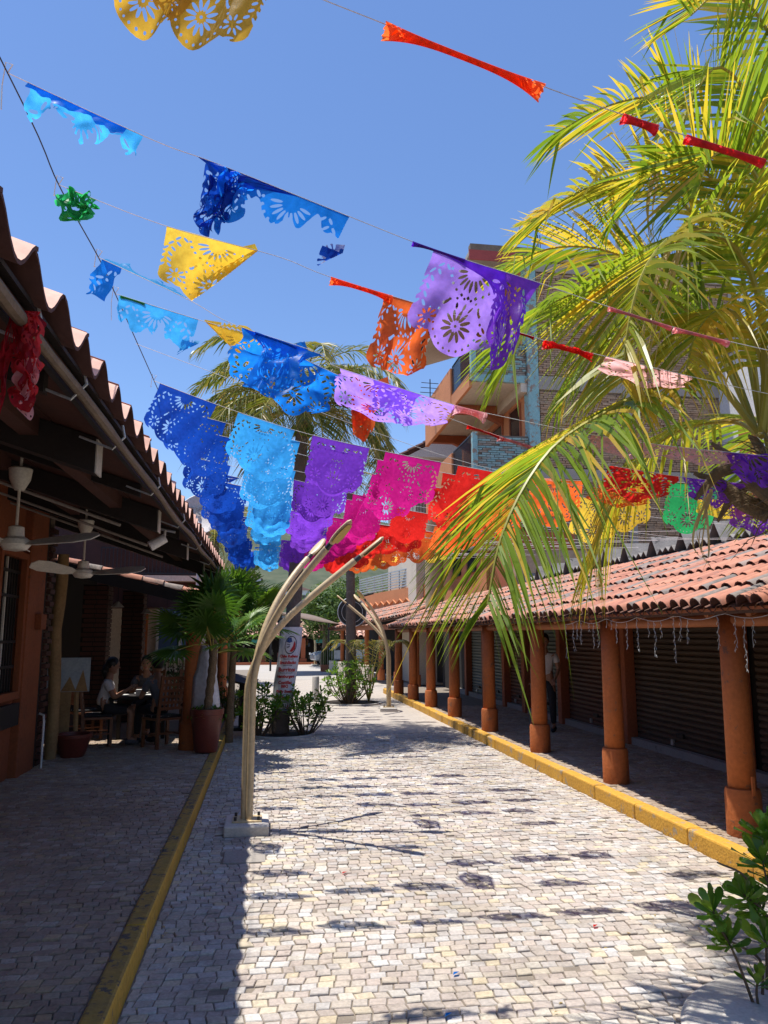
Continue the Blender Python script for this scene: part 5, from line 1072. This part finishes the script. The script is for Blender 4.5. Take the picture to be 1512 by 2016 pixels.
put(g, P, 1.16, 'red', flag_mesh('flag', v0, f0, roll=(.006, .004, 2), sx=.2), 1.24, 'red scrap'); put(g, P, 1.30, 'red', flag_mesh('flag', v0, f0, roll=(.012, .016, 2), sx=.55, crump=.012), 1.54, 'red flag rolled up'); put(g, P, 1.62, 'pink', flag_mesh('flag', v0, f0, crump=.03, swing=1.1, sy=.3), 2.06, 'pale pink flag blown upward')
S3 = [(-.91, 3.9, 3.78), (-.45, 3.9, 3.58), (-.22, 3.9, 3.46), (.22, 3.9, 3.33), (.34, 3.9, 3.25), (.98, 3.9, 3.07), (1.15, 3.9, 3.035), (1.99, 3.9, 2.91), (3.2, 3.95, 2.86), (4.6, 4.0, 2.9)]
g, P = garland('string with frayed sky blue, crumpled blue and blown purple flags', S3)
tv, tf = flat(84, 74, True, jag(.05, .05, 5.1), 't4'); put(g, P, -.90, 'cyan', flag_mesh('flag', tv, tf, swing=2.2, crump=.02, cs=12), -.45, 'frayed sky blue flag blown upward'); tv, tf = flat(84, 74, True, lambda X, Y: np.minimum(-.12 - X, .2 - Y), 't5'); put(g, P, -.91, 'azure', flag_mesh('flag', tv, tf, crump=.025, cs=14), -.45, 'torn blue corner')
put(g, P, -.22, 'azure', flag_mesh('flag', v0, f0, roll=(.008, .004, 2), sx=.5), .0, 'blue strip'); put(g, P, -.15, 'azure', flag_mesh('flag', v0, f0, crump=.07, cs=8, folds=[(.08, .1, .5, R(140))], swing=.7, sy=.85, ph=3), .25, 'crumpled bright blue flag'); put(g, P, -.16, 'azure', flag_mesh('flag', v0, f0, crump=.05, cs=8, swing=-.3, gather=(.05, .5, .1), sy=.95, ph=6), .25, 'bright blue flag hanging to a point')
put(g, P, .34, 'lilac', flag_mesh('flag', v0, f0, crump=.05, cs=7, swing=1.0, sx=1.0, sy=.7), .80, 'pale purple flag blown sideways'); put(g, P, .52, 'lilac', flag_mesh('flag', v0, f0, crump=.03, cs=9, swing=1.2, wave=.05, sy=.65), .98, 'purple flag streaming along its string'); put(g, P, .97, 'pink', flag_mesh('flag', v0, f0, roll=(.02, .02, 1), sx=.4), 1.14, 'faded pink scrap')
put(g, P, 1.75, 'pink', flag_mesh('flag', v0, f0, crump=.03, swing=1.1, sy=.35), 2.2, 'pale flag streaming sideways'); put(g, P, 2.25, 'pink', flag_mesh('flag', v0, f0, crump=.03, swing=1.2, sy=.35), 2.66, 'pale flag'); put(g, P, 2.55, 'purple', flag_mesh('flag', v0, f0, crump=.06, cs=10, gather=(0, .6, .1), sy=.45), 2.95, 'purple flag caught on the palm')
S4 = [(-.90, 4.3, 3.765), (-.42, 4.3, 3.635), (-.09, 4.3, 3.55), (.37, 4.3, 3.35), (.82, 4.3, 3.19), (1.52, 4.3, 2.97), (2.4, 4.35, 2.83), (3.6, 4.4, 2.78), (4.8, 4.4, 2.85)]
g, P = garland('string with torn sky blue, small yellow and pointed orange flags', S4)
tv, tf = flat(84, 74, True, jag(.13, .06, 4.0), 't6'); put(g, P, -.88, 'cyan', flag_mesh('flag', tv, tf, wave=.02, swing=.3, crump=.012), -.43, 'torn sky blue flag'); put(g, P, -.88, 'green', flag_mesh('flag', v0, f0, roll=(.007, .004, 2), sx=.3), -.72, 'green scrap'); tv, tf = flat(84, 74, True, lambda X, Y: np.minimum(.06 - np.abs(X), .10 - Y), 't7'); sc = put(g, P, -.62, 'cyan', flag_mesh('flag', tv, tf, folds=[(0, .03, .8, R(140))], crump=.015), -.3); sc.location.z -= .15
put(g, P, -.42, 'yellow', flag_mesh('flag', v0, f0, folds=[(-.05, .12, 2.2, R(165))], swing=.2, sx=.95, sy=.8, skew=.3, wave=.02), .02, 'yellow flag blown slantwise'); put(g, P, -.02, 'azure', flag_mesh('flag', v0, f0, crump=.05, cs=9, sy=.8, swing=.3), .40, 'bright blue flag'); put(g, P, .37, 'orange', flag_mesh('flag', v0, f0, folds=[(.05, .1, .5, R(165)), (-.12, .12, 2.7, R(160))], sx=.9, sy=1.1, wave=.03), .83, 'orange flag folded to a point')
put(g, P, 1.15, 'red', flag_mesh('flag', v0, f0, roll=(.008, .008, 2), sx=.5), 1.36, 'red roll'); put(g, P, 1.34, 'pink', flag_mesh('flag', v0, f0, roll=(.010, .012, 2), sx=.5), 1.55, 'faded pink roll'); put(g, P, 2.05, 'red', flag_mesh('flag', v0, f0, crump=.04, swing=.9, sy=.6), 2.5, 'red flag blown sideways'); put(g, P, 2.52, 'purple', flag_mesh('flag', v0, f0, crump=.05, gather=(0, .7, .1), sy=.4), 2.95, 'purple flag')
S45 = [(-.88, 4.9, 3.70), (.3, 4.9, 3.30), (1.3, 4.9, 2.99), (2.2, 4.95, 2.86), (3.4, 5.0, 2.80), (4.8, 5.0, 2.85)]
g, P = garland('sparse string with orange, yellow and purple flags caught near the palm crown', S45)
for x, c, kw in ((2.2, 'orange', dict(swing=1.0, sy=.4, crump=.03)), (3.0, 'yellow', dict(swing=.3, sy=.35)), (3.2, 'purple', dict(crump=.05, gather=(0, .8, .1), sy=.6))): put(g, P, x, c, flag_mesh('flag', v0, f0, **kw), None)
# --- the dense canopy of rainbow rows
SEQ = ['blue', 'cyan', 'purple', 'magenta', 'red', 'orange', 'yellow', 'green']
vf, ff = flat(64, 56, True); vm, fm = flat(44, 38, False)
def variants(v, f, n, seed):
    random.seed(seed); out = []
    for k in range(n):
        kw = dict(wave=random.uniform(.005, .02), wk=random.uniform(8, 18), ph=random.uniform(0, 6), swing=random.gauss(.22, .07), curl=random.gauss(.05, .16), sx=.93, crump=random.uniform(.002, .007), cs=random.uniform(6, 12), skew=random.gauss(0, .05))
        if k % 6 == 1: kw['folds'] = [(random.choice((-1, 1)) * .13, .2, random.uniform(-.3, .5), R(random.uniform(60, 150)))]
        if k % 7 == 3: kw['crump'] = .035
        out.append(flag_mesh('flag', v, f, **kw))
    return out
VF, VM = variants(vf, ff, 14, 5), variants(vm, fm, 14, 6)
ROLLED = [flag_mesh('flag', vm, fm, roll=(.012, .014, 2)), flag_mesh('flag', vm, fm, crump=.05, cs=10, gather=(0, .5, .1), sy=.7), flag_mesh('flag', vm, fm, crump=.03, swing=1.0, sy=.6)]
rows = [5.5, 6.15]; 
while rows[-1] < 20.3: rows.append(rows[-1] + .57 + random.uniform(-.06, .06))
for r, Y in enumerate(rows):
    u = (Y - 5.5) / 15; zr = max(2.90, 2.33 + .079 * Y) + random.gauss(0, .05); zl = max(3.655 + .07 * u, zr + .02); mid = lambda t: zl + (zr - zl) * t - (.34 * (1 - u) + .12) * t * (1 - t) * (1 + .12 * random.gauss(0, 1))
    X0, X1 = -.86, 4.3 - .25 * u; ov = [mid(t) for t in (.2, .4, .6, .8)]
    if r == 0: pts = [(-.85, Y, 3.655), (-.39, Y, 3.495), (.18, Y, 3.325), (.72, Y, 3.215), (1.3, Y, 3.12), (2.1, Y, 3.02), (3.17, Y, 3.03), (3.7, Y, 2.97), (4.6, Y, 2.95)]
    else: pts = [(X0, Y, zl)] + [(X0 + (X1 - X0) * t, Y + random.gauss(0, .03), z) for t, z in zip((.2, .4, .6, .8), ov)] + [(X1, Y, zr), (X1 + .9, Y, zr + .02)]
    lb = 'first full row of rainbow cut flags, deep blue through green, across the street' if r == 0 else 'row of rainbow cut flags within the dense canopy across the street'
    g, P = garland(lb, pts, 30, .002 if Y < 9 else .003)
    if r: g['group'] = 'dense rows of rainbow flags'
    off = -.83 + (0 if r == 0 else random.uniform(-.04, .11)); pit_ = .552
    for k in range(8):
        c = SEQ[min(k, 7)] if k < 8 else 'green'; x = off + k * pit_ + random.gauss(0, .028 if r else .008)
        if x + FW > pts[-2][0] + .5: break
        if k and r and random.random() < .14: continue
        if (c == 'green' and r > 0) or (c == 'yellow' and r > 2 and random.random() < .8) or (c == 'orange' and r > 9 and random.random() < .3): continue
        V = VF if Y < 8.5 else VM; me = V[(r * 5 + k * 3 + random.randint(0, 2)) % len(V)]; put(g, P, x, c, random.choice(ROLLED) if r > 1 and random.random() < .13 else me)
# red scrap knotted on the eave pole of the restaurant
rk = thing('red_scrap', 'crumpled dark red flag knotted to the eave pole beside the fluorescent tube', 'flag'); A = at(52, 612, 2.55)
for c, kw in (('crimson', dict(crump=.06, cs=9, gather=(0, .16, 0), sy=.85, ph=1)), ('rose', dict(crump=.05, cs=10, gather=(.02, .12, 0), sy=.75, ph=5)), ('crimson', dict(crump=.04, cs=8, gather=(-.03, .10, 0), sy=1.1, ph=3, skew=-.15)), ('pink', dict(crump=.03, cs=10, gather=(.02, .12, 0), sy=.5, ph=8))):
    o = place(flag_mesh('film', v0, f0, **kw), c, rk, A - Vector((.2, 0, 0)), A + Vector((.2, 0, 0)), 'crumpled red film'); o.name = 'film'
    if c == 'pink': o.location.z -= .16
    if c == 'rose': o.location.z += .0
# ================================================================ MENU BANNER ON THE PALM
bn = thing('menu_banner', 'white menu banner wrapped around the palm trunk, printed in red lettering', 'banner', (.26, 15.2, 0))
def trunk_at(z): P = spline(P1, 60); 
_tp = spline(P1, 120)
def tax(z):
    for a, b in zip(_tp[:-1], _tp[1:]):
        if a.z <= z <= b.z: return a.lerp(b, (z - a.z) / (b.z - a.z))
    return _tp[-1]
def wrap(s, z, r): a = -math.pi / 2 + s / r; c = tax(z); return Vector((c.x + r * math.cos(a), c.y + r * math.sin(a), z))
BR = .205; mb = MB(); mb.open = True; vs = []; nz = 18
for j in range(nz + 1):
    z = .44 + 1.56 * j / nz
    for i in range(13): s = (-.5 + i / 12) * 3.9; vs.append(wrap(s * BR * .98, z, BR + .003 * math.sin(j * 1.1 + i)))
mb.add(vs, [(j * 13 + i, j * 13 + i + 1, (j + 1) * 13 + i + 1, (j + 1) * 13 + i) for j in range(nz) for i in range(12)]); mb.build('sheet', M['banner'], bn, smooth=True)
def print_text(body, size, z, mat, bold=.004, x=0):
    me = text_mesh(body, size, bold, .03)
    for v in me.vertices: v.co = wrap(v.co.x + x, z + v.co.y, BR + .007)
    link('lettering', me, M[mat], bn)
for body, size, z, m in (('Chile Relleno', .072, 1.425, 'red_ink'), ('Camarones o pollo', .026, 1.39, 'black_ink'), ('Enchiladas', .082, 1.305, 'red_ink'), ('Camaron o pollo', .026, 1.27, 'black_ink'), ('Burritos', .105, 1.165, 'red_ink'), ('Camaron, carne o pollo', .026, 1.13, 'black_ink'), ('Hamburgers', .072, 1.05, 'red_ink'), ('Costillas', .078, .935, 'red_ink'), ('BBQ', .070, .868, 'red_ink'), ('Philly Steak', .070, .772, 'red_ink'), ('Alitas', .078, .66, 'red_ink'), ('HECHURA PROPIA', .03, .60, 'black_ink'), ('TOP', .062, .505, 'red_ink')):
    print_text(body, size, z, m, .0035 if size > .05 else .0008, -.10 if body == 'TOP' else 0)
def patch(name, pts, mat, lift=.008): mb = MB(); mb.open = True; mb.add([wrap(s, z, BR + lift) for s, z in pts], [tuple(range(len(pts)))]); mb.build(name, M[mat], bn)
ring = [(.105 * math.cos(a), 1.66 + .155 * math.sin(a)) for a in [i * math.pi / 16 for i in range(32)]]
mb = MB(); mb.open = True; o_ = [wrap(s * 1.12, 1.66 + (z - 1.66) * 1.10, BR + .008) for s, z in ring]; i_ = [wrap(s, z, BR + .008) for s, z in ring]
mb.add(o_ + i_, [(k, (k + 1) % 32, 32 + (k + 1) % 32, 32 + k) for k in range(32)]); mb.build('emblem_ring', M['black_ink'], bn)
patch('emblem_dark', [(-.09, 1.72), (-.06, 1.79), (.0, 1.80), (.02, 1.72), (-.03, 1.70)], 'blue_ink'); patch('emblem_red', [(-.01, 1.54), (.04, 1.53), (.09, 1.58), (.095, 1.68), (.06, 1.74), (.045, 1.64)], 'red_ink'); patch('emblem_lip', [(-.085, 1.62), (-.02, 1.65), (-.01, 1.63), (-.05, 1.60)], 'grey_ink'); patch('emblem_line', [(-.08, 1.68), (-.01, 1.67), (-.01, 1.66), (-.08, 1.67)], 'black_ink')
for k in range(3): patch('fork_tine', [(.01 + .035 * k, .47), (.03 + .035 * k, .47), (.028 + .04 * k, .57), (.018 + .04 * k, .57)], 'black_ink' if k < 2 else 'red_ink')
mb = MB(); mb.open = True; mb.add([wrap(-.22 + .44 * i / 8, z, BR + .006) for z in (.445, .475) for i in range(9)], [(i, i + 1, 10 + i, 9 + i) for i in range(8)]); mb.build('blue_band', M['blue_ink'], bn)
# ================================================================ FURNITURE UNDER THE ROOFS
def chair(loc, rz, label):
    t = thing('dining_chair', label, 'chair', loc, rz, 'wooden dining chairs'); W2, D2 = .21, .21
    for x in (-W2, W2):
        MB().bar((x, D2, 0), (x, D2, .44), .042).build('leg', M['chairwood'], t); b = MB(); b.bar((x, -D2, 0), (x, -D2, .46), .045); b.bar((x, -D2, .44), (x, -D2 - .09, 1.10), .045, .035); b.build('back_post', M['chairwood'], t)
        MB().bar((x, -D2, .2), (x, D2, .2), .03, .02).build('stretcher', M['chairwood'], t)
    MB().box(-.235, .235, -.22, .235, .42, .455).build('seat', M['chairwood'], t, bevel=.006); MB().box(-.215, .215, -.19, .215, .456, .495).build('cushion', M['cushion'], t, bevel=.015)
    back = lambda z: -D2 - .09 * (z - .44) / .66
    for z in (.60, .69, .78, .87, .96, 1.06): MB().box(-W2, W2, back(z) - .012, back(z) + .012, z - .022, z + .022).build('back_rail', M['chairwood'], t)
    for x in (-.13, -.065, 0, .065, .13): MB().bar((x, back(.58), .58), (x, back(1.06), 1.06), .028, .016).build('back_slat', M['chairwood'], t)
    MB().bar((-W2, 0, .2), (W2, 0, .2), .02, .03).build('cross_stretcher', M['chairwood'], t)
chair((-2.62, 13.05, .13), R(-80), 'wooden lattice chair that the woman in the white top sits on'); chair((-1.58, 12.75, .13), R(38), 'wooden lattice chair of the grey shirted diner beside the terracotta column'); chair((-2.05, 14.35, .13), R(176), 'wooden lattice chair at the far side of the dining table'); chair((-1.25, 14.6, .13), R(200), 'empty wooden lattice chair behind the terracotta column'); chair((-3.0, 13.9, .13), R(-60), 'empty wooden lattice chair behind the woman in white')
tb = thing('dining_table', 'dark dining table with plates between the seated diners', 'table', (-2.06, 13.4, .13)); MB().box(-.42, .42, -.42, .42, .70, .74).build('table_top', M['darkwood'], tb, bevel=.01)
for x in (-.36, .36):
    for y in (-.36, .36): MB().bar((x, y, 0), (x, y, .70), .06).build('leg', M['darkwood'], tb)
for (x, y), lb in (((-.26, -.1), 'white plate before the woman in white'), ((.22, -.12), 'white plate before the grey shirted diner'), ((.0, .26), 'white plate at the far side of the table')): tag(MB().lathe([(.001, .0), (.07, .0), (.12, .018), (.118, .022), (.07, .006), (.001, .006)], (-2.06 + x, 13.4 + y, .871), 20, False).build('plate', M['whiteplastic'], smooth=True), lb, 'plate')
tag(MB().box(-2.10, -2.0, 13.32, 13.40, .871, .97).build('napkin_box', M['whiteplastic'], bevel=.006), 'small white napkin box in the middle of the dining table', 'box')
tag(MB().lathe([(.03, 0), (.035, .1), (.036, .11)], (-1.9, 13.5, .871), 14).build('cup', M['whiteplastic']), 'small white cup on the dining table', 'cup')
# ================================================================ PEOPLE
def skin_mesh(name, verts, edges, root=0, sub=1):
    me = bpy.data.meshes.new(name); me.from_pydata([v[:3] for v in verts], edges, []); o = bpy.data.objects.new(name, me); COL.objects.link(o)
    md = o.modifiers.new('skin', 'SKIN'); md.use_smooth_shade = True; md.branch_smoothing = .6
    for i, v in enumerate(verts): sv = me.skin_vertices[0].data[i]; sv.radius = (v[3], v[4] if len(v) > 4 else v[3]); sv.use_root = i == root
    s = o.modifiers.new('sub', 'SUBSURF'); s.levels = s.render_levels = sub
    dg = bpy.context.evaluated_depsgraph_get(); out = bpy.data.meshes.new_from_object(o.evaluated_get(dg)); bpy.data.objects.remove(o); out.shade_smooth(); return out
def person(label, loc, rz, J, shirt, legs, hairlen=0, short=True, bare_leg=False, shoes='trousers'):
    t = thing('person', label, 'person', loc, rz)
    pv, pelv = J['pelvis'], Vector(J['pelvis']); ch, nk, hd = Vector(J['chest']), Vector(J['neck']), Vector(J['head'])
    V = [(*pelv, .15, .11), (*pelv.lerp(ch, .5), .135, .10), (*ch, .165, .11), (*nk, .055), (*nk.lerp(hd, .5), .055)]; E = [(0, 1), (1, 2), (2, 3), (3, 4)]
    def chain(start, pts): 
        k = start
        for p in pts: V.append(p); E.append((k, len(V) - 1)); k = len(V) - 1
        return k
    hands = []
    for s in ('l', 'r'):
        sh, el, wr = Vector(J['shoulder_' + s]), Vector(J['elbow_' + s]), Vector(J['wrist_' + s]); hn = wr + (wr - el).normalized() * .08
        k = chain(2, [(*sh, .06), (*sh.lerp(el, .5), .048), (*el, .040), (*wr, .027), (*hn, .036, .018)]); d = (hn - wr).normalized(); sd = d.cross(UP).normalized() if abs(d.z) < .95 else Vector((1, 0, 0))
        for q in (-.030, -.010, .010, .030): chain(k, [(*(hn + sd * q + d * .035), .009), (*(hn + sd * q * 1.1 + d * .065 + Vector((0, 0, -.02))), .008)])
        chain(k, [(*(wr + d * .03 + sd * .045), .010), (*(wr + d * .07 + sd * .06), .009)])
        hp, kn, an = Vector(J['hip_' + s]), Vector(J['knee_' + s]), Vector(J['ankle_' + s]); chain(0, [(*hp, .088), (*hp.lerp(kn, .5), .075), (*kn, .056), (*kn.lerp(an, .35), .054), (*an, .036), (*(an + Vector(J['toe'])), .032, .025)])
    link('body', skin_mesh('body', V, E, 0, 1), M['skin'], t)
    f = Vector(J['face']).normalized(); h = MB(); q = f.to_track_quat('-Y', 'Z').to_matrix().to_4x4(); Mh = Matrix.Translation(hd) @ q; hb = MB().ball((0, 0, .02), .105, 14, (.80, .95, 1.12))
    hb.ball((0, -.02, -.055), .065, 10, (.85, .95, 1.0)); hb.add([(-.016, -.092, -.012), (.016, -.092, -.012), (0, -.122, -.02), (0, -.094, .03)], [(0, 1, 2), (0, 2, 3), (2, 1, 3)])
    for s in (-1, 1): hb.ball((s * .084, .01, 0), .022, 6, (.4, .8, 1.2))
    hb.v = [tuple(Mh @ Vector(v)) for v in hb.v]; hdo = hb.build('head', M['skin'], t, smooth=True)
    for s in (-1, 1): e = MB().ball((s * .033, -.090, .018), .010, 6); e.v = [tuple(Mh @ Vector(v)) for v in e.v]; e.build('eye', M['black_ink'], hdo)
    m_ = MB().box(-.022, .022, -.094, -.088, -.055, -.048); m_.v = [tuple(Mh @ Vector(v)) for v in m_.v]; m_.build('mouth', M['red_ink'], hdo)
    hr = MB().ball((0, .018, .045), .110, 12, (.86, .95, 1.02))
    if hairlen: hr.ball((0, .085, -.02), .06, 8, (1.1, .9, 1.4)); hr.tube([(0, .10, .0), (0, .12, -.10), (0, .10, -.10 - hairlen)], [.05, .045, .015], 8)
    hr.v = [tuple(Mh @ Vector(v)) for v in hr.v]; hr.build('hair', M['hair'], t, smooth=True)
    SV = [(*pelv, .165, .13), (*pelv.lerp(ch, .5), .15, .118), (*ch, .18, .125), (*nk.lerp(ch, .35), .085)]; SE = [(0, 1), (1, 2), (2, 3)]
    for s in ('l', 'r'):
        sh, el = Vector(J['shoulder_' + s]), Vector(J['elbow_' + s]); n = len(SV); SV += [(*sh, .074), (*sh.lerp(el, .62), .064)]; SE += [(2, n), (n, n + 1)]
    link('shirt', skin_mesh('shirt', SV, SE, 0, 1), M[shirt], t)
    TV = [(*(pelv + UP * .03), .16, .125), (*(pelv - UP * .03), .15, .12)]; TE = [(0, 1)]
    for s in ('l', 'r'):
        hp, kn, an = Vector(J['hip_' + s]), Vector(J['knee_' + s]), Vector(J['ankle_' + s]); n = len(TV); TV += [(*hp, .105), (*hp.lerp(kn, .5), .092), (*kn.lerp(hp, .08), .075)]; TE += [(1, n), (n, n + 1), (n + 1, n + 2)]
        if not bare_leg: TV += [(*kn.lerp(an, .4), .066), (*an.lerp(kn, .08), .052)]; TE += [(n + 2, n + 3), (n + 3, n + 4)]
    link('trousers', skin_mesh('trousers', TV, TE, 0, 1), M[legs], t)
    for s in ('l', 'r'): an = Vector(J['ankle_' + s]); tt = Vector(J['toe']); MB().tube([an + Vector((0, 0, -.035)) - tt * .35, an + Vector((0, 0, -.04)) + tt * .4, an + Vector((0, 0, -.05)) + tt * 1.25], [.045, .048, .03], 8).build('shoe', M[shoes], t, smooth=True)
    return t
def sitting(lean=.08, arm=(.22, .36, .78)):
    return dict(pelvis=(0, 0, .58), chest=(0, lean, .90), neck=(0, lean + .03, 1.08), head=(0, lean + .07, 1.22), face=(0, 1, -.12), toe=(0, .13, -.01),
        shoulder_l=(-.18, lean, .99), shoulder_r=(.18, lean, .99), elbow_l=(-.24, lean + .12, .74), elbow_r=(.24, lean + .12, .74), wrist_l=(-arm[0] * .6, arm[1], arm[2]), wrist_r=(arm[0] * .6, arm[1], arm[2] + .02),
        hip_l=(-.10, .06, .56), hip_r=(.10, .06, .56), knee_l=(-.13, .46, .54), knee_r=(.13, .46, .54), ankle_l=(-.13, .48, .10), ankle_r=(.13, .44, .10))
person('seated woman in a white short sleeved top with dark hair tied back', (-2.58, 13.06, .13), R(-82), sitting(.08, (.16, .42, .86)), 'shirt_white', 'trousers', .12, True, True, 'shirt_dark')
person('seated diner in a grey short sleeved shirt, back turned to the street', (-1.62, 12.80, .13), R(38), sitting(.10), 'shirt_grey', 'trousers', 0, True, False)
person('seated diner in dark patterned shirt facing the street from across the table', (-2.05, 14.30, .13), R(176), sitting(.12), 'shirt_dark', 'trousers')
st = dict(pelvis=(0, 0, .92), chest=(0, .02, 1.28), neck=(0, .03, 1.46), head=(0, .06, 1.60), face=(-.2, 1, -.2), toe=(0, .13, -.01), shoulder_l=(-.18, .02, 1.37), shoulder_r=(.18, .02, 1.37), elbow_l=(-.24, .02, 1.10), elbow_r=(.24, .02, 1.10), wrist_l=(-.2, .18, .95), wrist_r=(.23, .12, .88), hip_l=(-.10, 0, .88), hip_r=(.10, 0, .88), knee_l=(-.11, .03, .49), knee_r=(.12, .02, .49), ankle_l=(-.12, 0, .09), ankle_r=(.13, -.04, .09))
person('standing person in a pale shirt and dark trousers in the shade of the arcade', (5.05, 13.75, .13), R(150), st, 'shirt_white', 'trousers')
# small litter on the paving
for x, y, c in ((.62, 6.35, 'red'), (1.05, 4.45, 'azure'), (2.1, 5.0, 'red'), (.9, 4.0, 'azure')):
    mb = MB(); mb.open = True; mb.add([(x, y, .012), (x + .03, y + .01, .020), (x + .045, y + .04, .012), (x + .01, y + .03, .016)], [(0, 1, 2, 3)]); tag(mb.build('film_scrap', M['flag_' + c]), 'tiny %s scrap of plastic film lying on the paving' % c, 'litter', 'film scraps on the paving ' + c)
fl_ = MB(); fl_.open = True; random.seed(41)
for k in range(150):
    x = random.choice((random.gauss(3.62, .07), random.uniform(-.6, 3.7), random.gauss(2.2, .4), random.gauss(-.6, .03))); y = random.uniform(3.8, 14); s = random.uniform(.006, .022); a = random.uniform(0, 6.28); c, q = math.cos(a) * s, math.sin(a) * s
    if -.64 < x < 3.72: fl_.add([(x - c, y - q, .006), (x + q * .4, y - c * .4, .009), (x + c, y + q, .007), (x - q * .4, y + c * .4, .010)], [(0, 1, 2, 3)], random.random())
stuff(tag(fl_.build('fallen_leaf_bits', M['frond_dry']), 'dry leaf bits scattered over the paving', 'leaf litter'))
# ---------------------------------------------------------------- put every thing's origin at its own base
bpy.context.view_layer.update()
for o in [o for o in COL.objects if o.parent is None and o.type == 'EMPTY' and o.children]:
    if o.location.length > 1e-6: continue
    lo = Vector((1e9,) * 3); hi = Vector((-1e9,) * 3)
    for c in o.children_recursive:
        if c.type != 'MESH': continue
        for q in c.bound_box: w = c.matrix_world @ Vector(q); lo = Vector(map(min, lo, w)); hi = Vector(map(max, hi, w))
    s = Vector(((lo.x + hi.x) / 2, (lo.y + hi.y) / 2, lo.z)); o.location = s
    for c in o.children: c.location = c.location - s
